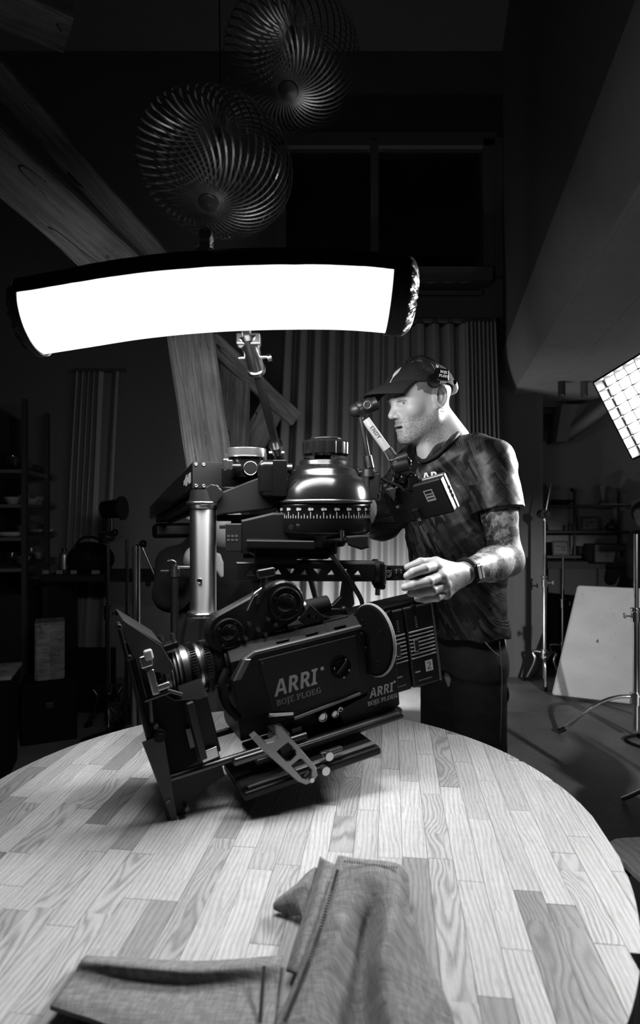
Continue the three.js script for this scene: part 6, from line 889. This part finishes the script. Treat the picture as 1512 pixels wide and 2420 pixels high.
// ---------- wall shelves in the alcove ----------
{
  const D = 5.3, X = x => W(x, 0, D).x, Y = y => W(0, y, D).y, o = thing('wall_shelf', 'dark wall shelving with three brass lamps at the right', 'shelf', v3(X(1370), 0, -5.4)), lx = x => X(x) - X(1370), M1 = mat(0.05, 0.6);
  for (const [y, x0, x1] of [[1196, 1255, 1490], [1257, 1262, 1485], [1316, 1290, 1485]]) part(o, 'shelf_board', rb(X(x1) - X(x0), 0.022, 0.2, (lx(x0) + lx(x1)) / 2, Y(y), 0.02, 0.002), M1);
  for (const x of [1256, 1366, 1472]) part(o, 'upright', bx(0.02, Y(1152) - 0.02, 0.02, lx(x), (Y(1152) + 0.02) / 2, 0.02), M1);
  part(o, 'cabinet', rb(1.3, 0.92, 0.4, lx(1390), 0.46, 0.05, 0.004), mat(0.012, 0.7)); for (let k = 0; k < 4; k++) part(o, 'cabinet_door', rb(0.3, 0.8, 0.015, lx(1390) - 0.48 + k * 0.32, 0.46, 0.26, 0.003), mat(0.012, 0.6));
  [[1244, 'leftmost of three small brass picture lamps above the shelf'], [1355, 'middle of three small brass picture lamps above the shelf'], [1462, 'rightmost of three small brass picture lamps above the shelf']].forEach(([x, lab], i) => { const l = thing('shelf_lamp', lab, 'lamp', W(x + 9, 1157, 5.22), 'brass shelf lamps'); part(l, 'head', cyA(v3(-0.055, -0.004, 0.02), v3(-0.015, 0.002, 0), 0.02, 0.012), M.brass); part(l, 'stem', tube([v3(-0.015, 0.002, 0), v3(0.005, 0.006, -0.02), v3(0.01, -0.02, -0.1)], 0.005, 16), M.brass); });
  const put = (n, lab, cat, x, y, gs, m) => { const s = single(n, gs, m, lab, cat); s.position.set(X(x), Y(y) + 0.0112, -5.36); return s; };
  put('round_board', 'round topped dark board leaning above the top shelf', 'board', 1288, 1196, ext([[-0.045, 0], [0.045, 0], [0.05, 0.13], [0.03, 0.18], [0, 0.195], [-0.03, 0.18], [-0.05, 0.13]], 0.012, 0.002), mat(0.07, 0.7)); put('low_bowl', 'wide low dark bowl on the top shelf', 'bowl', 1335, 1196, lathe([[0, 0.004], [0.04, 0.004], [0.1, 0.045], [0.105, 0.045], [0.05, 0], [0, 0]]), mat(0.04, 0.5));
  put('flared_vase', 'pale flared glass vase on the top shelf right end', 'vase', 1432, 1196, lathe([[0, 0.002], [0.04, 0.002], [0.022, 0.06], [0.05, 0.17], [0.047, 0.17], [0.018, 0.06], [0, 0.01]]), mat(0.14, 0.4)); put('paper_stack', 'pale flat stack beneath the flared vase', 'paper', 1430, 1196.01, rb(0.2, 0.0105, 0.12, 0.05, 0.0055, 0.01, 0.002), mat(0.22, 0.8)).position.z = -5.3;
  const fr = (lab, x, y, w, h) => { const f = thing('picture_frame', lab, 'picture', v3(X(x), Y(y) + 0.0115, -5.33)); f.rotation.x = -0.14; part(f, 'frame', ext([[-w / 2, 0], [w / 2, 0], [w / 2, h], [-w / 2, h]], 0.018, 0.002, [[[-w / 2 + 0.014, 0.014], [-w / 2 + 0.014, h - 0.014], [w / 2 - 0.014, h - 0.014], [w / 2 - 0.014, 0.014]]]).translate(0, 0, 0.01), mat(0.06, 0.5)); const pt = tex(128, 128, (u, v) => 0.5 + (v > 0.2 && v < 0.75 && u > 0.15 && u < 0.85 ? 0.7 * (fbm(u * 4, v * 9, x) - 0.6) : 0)); part(f, 'print', bx(w - 0.026, h - 0.026, 0.004, 0, h / 2, 0.008), new THREE.MeshStandardMaterial({ map: pt, color: gcol(0.7), roughness: 0.5 })); };
  fr('framed pale landscape print on the middle shelf', 1397, 1257, 0.15, 0.125); fr('framed print with pale mount on the lowest shelf', 1328, 1316, 0.15, 0.13);
  put('pear_vase', 'pear shaped dark vase on the middle shelf', 'vase', 1452, 1257, lathe([[0, 0], [0.05, 0.005], [0.06, 0.03], [0.035, 0.065], [0.012, 0.08], [0.01, 0.105], [0, 0.105]]), mat(0.02, 0.4)); put('small_jar', 'small square dark jar on the middle shelf', 'jar', 1353, 1257, rb(0.035, 0.06, 0.035, 0, 0.03, 0, 0.006), mat(0.02, 0.4)); put('narrow_vase', 'narrow waisted dark vase at the left of the middle shelf', 'vase', 1292, 1257, lathe([[0, 0], [0.035, 0.004], [0.03, 0.05], [0.018, 0.09], [0.028, 0.11], [0, 0.11]]), mat(0.02, 0.4)); put('book_block', 'dark upright box on the lowest shelf', 'box', 1400, 1316, rb(0.1, 0.075, 0.08, 0, 0.0375, 0, 0.004), mat(0.03, 0.6)); put('small_sculpture', 'two lobed dark ornament on the lowest shelf', 'ornament', 1460, 1316, [sph(0.03, v3(-0.02, 0.045, 0)), sph(0.028, v3(0.022, 0.042, 0)), cy(0.03, 0.02, 0.02, 0, 0.01, 0)], mat(0.03, 0.5));
  const c = thing('equipment_case', 'dark metal edged flight case on the low cabinet', 'case', v3(X(1428), 0.9215, -5.14)); part(c, 'shell', rb(0.42, 0.15, 0.24, 0, 0.076, 0, 0.006), mat(0.025, 0.6)); for (const x of [-0.12, 0.0, 0.12]) part(c, 'latch', rb(0.03, 0.05, 0.008, x, 0.07, 0.123, 0.003), M.darkMetal); part(c, 'rim', rb(0.424, 0.008, 0.244, 0, 0.1, 0, 0.002), M.darkMetal);
}
// ---------- glassware shelves at the left ----------
{
  const zn = -3.9, zf = -5.6, x = z => -2.1 + (z - zn) / (zf - zn) * -0.34, o = thing('glassware_shelf', 'black shelving unit full of glassware at the far left', 'shelf', v3(-2.27, 0, -4.75)), P0 = o.position, hts = [1.62, 1.39, 1.17, 0.965], dir = v3(x(zf) - x(zn), 0, zf - zn), L = dir.length(), yaw = Math.atan2(dir.x, dir.z), M1 = mat(0.035, 0.7);
  o.rotation.y = yaw; for (const h of hts) part(o, 'shelf_board', rb(0.3, 0.024, L, 0, h, 0, 0.002), mat(0.1, 0.6)); for (const z of [-L / 2 + 0.02, -0.28 + 0.55, L / 2 - 0.02]) part(o, 'upright', bx(0.03, 2.1, 0.05, Math.cos(yaw) < 0 ? -0.14 : 0.14, 1.05, -z), M1); part(o, 'back_panel', bx(0.02, 2.1, L, Math.cos(yaw) < 0 ? 0.16 : -0.16, 1.05, 0), mat(0.015, 0.9)); part(o, 'base_cabinet', rb(0.34, 0.8, L, 0, 0.4, 0, 0.004), mat(0.01, 0.8));
  const kinds = { tumbler: lathe([[0, 0.004], [0.03, 0.004], [0.036, 0.1], [0.034, 0.1], [0.028, 0.01], [0, 0.01]], 20), wine_glass: lathe([[0, 0], [0.032, 0.002], [0.005, 0.01], [0.004, 0.07], [0.036, 0.11], [0.03, 0.165], [0.028, 0.165], [0.033, 0.112], [0, 0.078]], 20), bowl: lathe([[0, 0], [0.03, 0], [0.06, 0.05], [0.057, 0.05], [0.028, 0.006], [0, 0.006]], 24), cup: lathe([[0, 0], [0.026, 0], [0.04, 0.07], [0.037, 0.07], [0.024, 0.006], [0, 0.006]], 24), jug: lathe([[0, 0], [0.045, 0], [0.055, 0.06], [0.03, 0.11], [0.036, 0.135], [0.032, 0.135], [0.026, 0.11], [0, 0.02]], 24), plate_stack: lathe([[0, 0], [0.06, 0], [0.09, 0.012], [0.09, 0.035], [0.05, 0.03], [0, 0.03]], 24) };
  const glassM = new THREE.MeshPhysicalMaterial({ color: gcol(0.95), roughness: 0.05, transmission: 1, thickness: 0, ior: 1.5, side: THREE.DoubleSide }), china = mat(0.45, 0.25), fwd = dir.clone().normalize();
  const rows = [['tumbler', 'wine_glass'], ['bowl', 'cup'], ['plate_stack', 'cup', 'jug'], ['tumbler', 'bowl']], names = ['top', 'second', 'third', 'lowest'], ord = ['first', 'second', 'third', 'fourth', 'fifth', 'sixth', 'seventh', 'eighth', 'ninth'];
  hts.forEach((h, r) => { const n = r === 0 ? 9 : 7; for (let i = 0; i < n; i++) { const k = r === 0 ? (i < 5 ? 'tumbler' : 'wine_glass') : rows[r][i % rows[r].length], gl = k === 'tumbler' || k === 'wine_glass' || k === 'jug', p = v3(-2.27, 0, -4.75).addScaledVector(fwd, (i / (n - 1) - 0.5) * (L - 0.3) + rr(-0.015, 0.015)), s = single(k, kinds[k], gl ? glassM : china, `${gl ? 'clear glass' : 'white china'} ${k.replace('_', ' ')}, ${ord[i]} along the ${names[r]} shelf at the far left`, k.includes('glass') || k === 'tumbler' ? 'glass' : k === 'plate_stack' ? 'plates' : k, 'glassware and china on the left shelves'); s.position.set(p.x + 0.03, h + 0.0125, p.z); } });
}
// ---------- clutter in the dark at the left ----------
{
  const D = 3.6, g = W(118, 1600, D), o = thing('apple_box', 'pale wooden apple box standing on end in the dark at the left', 'crate', v3(g.x, 0.352, -D)); o.scale.setScalar(0.74); { const c = thing('black_case', 'low black case under the pale apple box', 'case', v3(g.x, 0, -D)); c.rotation.y = 0.42; part(c, 'case_body', rb(0.3, 0.35, 0.3, 0, 0.175, 0, 0.008), M.blackMatte); part(c, 'case_latch', rb(0.04, 0.03, 0.008, 0, 0.22, 0.151, 0.002), M.darkMetal); } o.rotation.y = 0.42; M.crate = new THREE.MeshStandardMaterial({ map: timberT, color: gcol(0.55), roughness: 0.8 }); part(o, 'front_panel', planeUV(rb(0.2, 0.44, 0.02, 0, 0.22, 0.11, 0.003), 1), M.crate); part(o, 'side_panel', planeUV(rb(0.02, 0.44, 0.2, -0.1, 0.22, 0, 0.003), 1, 'z', 'y'), M.crate); part(o, 'side_panel', planeUV(rb(0.02, 0.44, 0.2, 0.1, 0.22, 0, 0.003), 1, 'z', 'y'), M.crate); part(o, 'top_panel', rb(0.22, 0.02, 0.24, 0, 0.45, 0, 0.003), M.crate); part(o, 'hand_hole', rb(0.003, 0.12, 0.035, -0.1095, 0.23, 0, 0.0014), M.blackMatte); part(o, 'back_panel', rb(0.2, 0.44, 0.02, 0, 0.22, -0.1, 0.003), M.crate);
  const b = W(152, 1345, 4.3), ct = thing('black_counter', 'long black counter in the dark under the narrow curtain', 'counter', v3(-1.36, 0, -4.12)); part(ct, 'worktop', rb(0.95, 0.04, 0.5, 0, W(0, 1345, 4.3).y - 0.022, 0, 0.004), mat(0.01, 0.6)); part(ct, 'leg_panel', rb(0.04, 0.86, 0.48, -0.44, 0.43, 0, 0.003), mat(0.01, 0.8)); part(ct, 'leg_panel', rb(0.04, 0.86, 0.48, 0.44, 0.43, 0, 0.003), mat(0.01, 0.8));
  const bt = thing('steel_bottle', 'brushed steel drinking bottle on the black counter', 'bottle', v3(b.x, b.y - 0.001, -4.3)); part(bt, 'bottle_body', lathe([[0, 0], [0.034, 0], [0.036, 0.004], [0.036, 0.1], [0.03, 0.118], [0.016, 0.126], [0.016, 0.132]], 32), mat(0.55, 0.35, 0.9)); part(bt, 'bottle_cap', cy(0.018, 0.018, 0.024, 0, 0.143, 0), M.darkMetal);
  const bag = thing('camera_bag', 'black padded bag slumped on the black counter', 'bag', v3(W(215, 0, 4.2).x, W(0, 1345, 4.3).y, -4.2)); part(bag, 'bag_body', surfaceNets((x, y, z) => Math.max(ell(x, y - 0.08, z, 0.16, 0.12, 0.13) + 0.014 * (fbm(x * 16, y * 16, z * 16, 3) - 0.45), 0.001 - y), [-0.2, 0, -0.2], [0.2, 0.25, 0.2], 0.012), M.fabricBlack); part(bag, 'buckle', rb(0.016, 0.03, 0.006, 0.03, 0.1, 0.128, 0.002), M.darkMetal); part(bag, 'carry_strap', tube([v3(-0.1, 0.17, 0.03), v3(-0.05, 0.23, 0.03), v3(0.05, 0.23, 0.03), v3(0.1, 0.17, 0.03)], 0.01), M.fabricBlack);
  [[108, 1343, 'leftmost small pale tape card on the counter edge'], [140, 1347, 'small square pale card below the steel bottle'], [174, 1347, 'small pale card right of the steel bottle'], [226, 1353, 'wide pale label strip under the black bag']].forEach(([x, y, lab], i) => { const p = W(x, y, 4.3 - 0.34); const s = single('paper_card', rb(i === 3 ? 0.055 : 0.042, 0.024, 0.002, 0, 0, 0, 0.0008), mat(0.22, 0.8), lab, 'card', 'pale cards on the counter edge'); s.position.copy(W(x, 1352, 3.949)); });
  const bd = single('floor_board', planeUV(rb(0.5, 0.02, 0.3, 0, 0.01, 0, 0.004), 1, 'x', 'z'), M.crate, 'pale flat board lying on a black case at the left edge', 'board'); bd.position.set(W(10, 0, 3.1).x - 0.17, 0.512, -3.02); bd.rotation.y = 0.3; const bc = thing('black_case', 'black equipment case carrying the pale flat board', 'case', v3(W(10, 0, 3.1).x - 0.17, 0, -3.02)); bc.rotation.y = 0.3; part(bc, 'case_body', rb(0.46, 0.51, 0.28, 0, 0.256, 0, 0.01), M.blackMatte); part(bc, 'case_handle', rb(0.12, 0.02, 0.02, 0, 0.36, 0.148, 0.005), M.rubber);
  const eq = thing('dolly_track_box', 'black equipment box beside the pale apple box', 'case', v3(W(205, 0, 4.1).x, 0, -4.12)); part(eq, 'case_body', rb(0.3, 0.38, 0.28, 0, 0.19, 0, 0.01), M.blackMatte); part(eq, 'steel_bar', cyA(v3(-0.06, 0.386, 0.1), v3(0.06, 0.386, 0.12), 0.006), M.darkMetal);
  // coiled cable and plugs on the floor behind the table, left
  const p = W(295, 1690, 3.6), cc = thing('power_distributor', 'cable reel box with coiled black cable on the floor behind the table', 'cable reel', v3(p.x, 0, p.z)); part(cc, 'box', rb(0.16, 0.09, 0.1, 0.03, 0.045, 0, 0.006), M.black); for (let k = 0; k < 5; k++) part(cc, 'socket', cy(0.014, 0.014, 0.02, -0.03 + k * 0.03, 0.1, 0.01, 16), M.darkMetal); part(cc, 'coiled_cable', tube([v3(-0.05, 0.04, 0.05), v3(-0.16, 0.012, 0.06), v3(-0.2, 0.012, 0.14), v3(-0.1, 0.012, 0.2), v3(0.02, 0.012, 0.16)], 0.012), M.rubber);
  const q = W(222, 1645, 4.1), wg = single('rubber_mallet', [cyA(v3(-0.02, 0.03, 0), v3(0.04, 0.03, 0), 0.028, 0.028), cyA(v3(0.01, 0.03, 0), v3(0.03, 0.03, -0.18), 0.01)], mat(0.3, 0.6), 'small pale round headed object on the dark floor', 'mallet'); wg.position.set(q.x, 0, -4.3);
}
// ---------- cables on the floor at the right ----------
{ const d = y => EYE * FOCAL / (y - 1210), F = (x, y) => { const p = W(x, y, d(y)); p.y = 0.009; return p; }; single('floor_cable', tube([F(1600, 1700), F(1540, 1735), F(1500, 1742), F(1478, 1750), F(1495, 1762), F(1545, 1775), F(1640, 1780)], 0.009, 60), M.rubber, 'black cable looping on the lit floor at the right', 'cable'); }
makeChair('chair out of view at the right whose legs shade the lit floor', 1.62, -1.75, -0.5);
renderer.render(scene, camera);
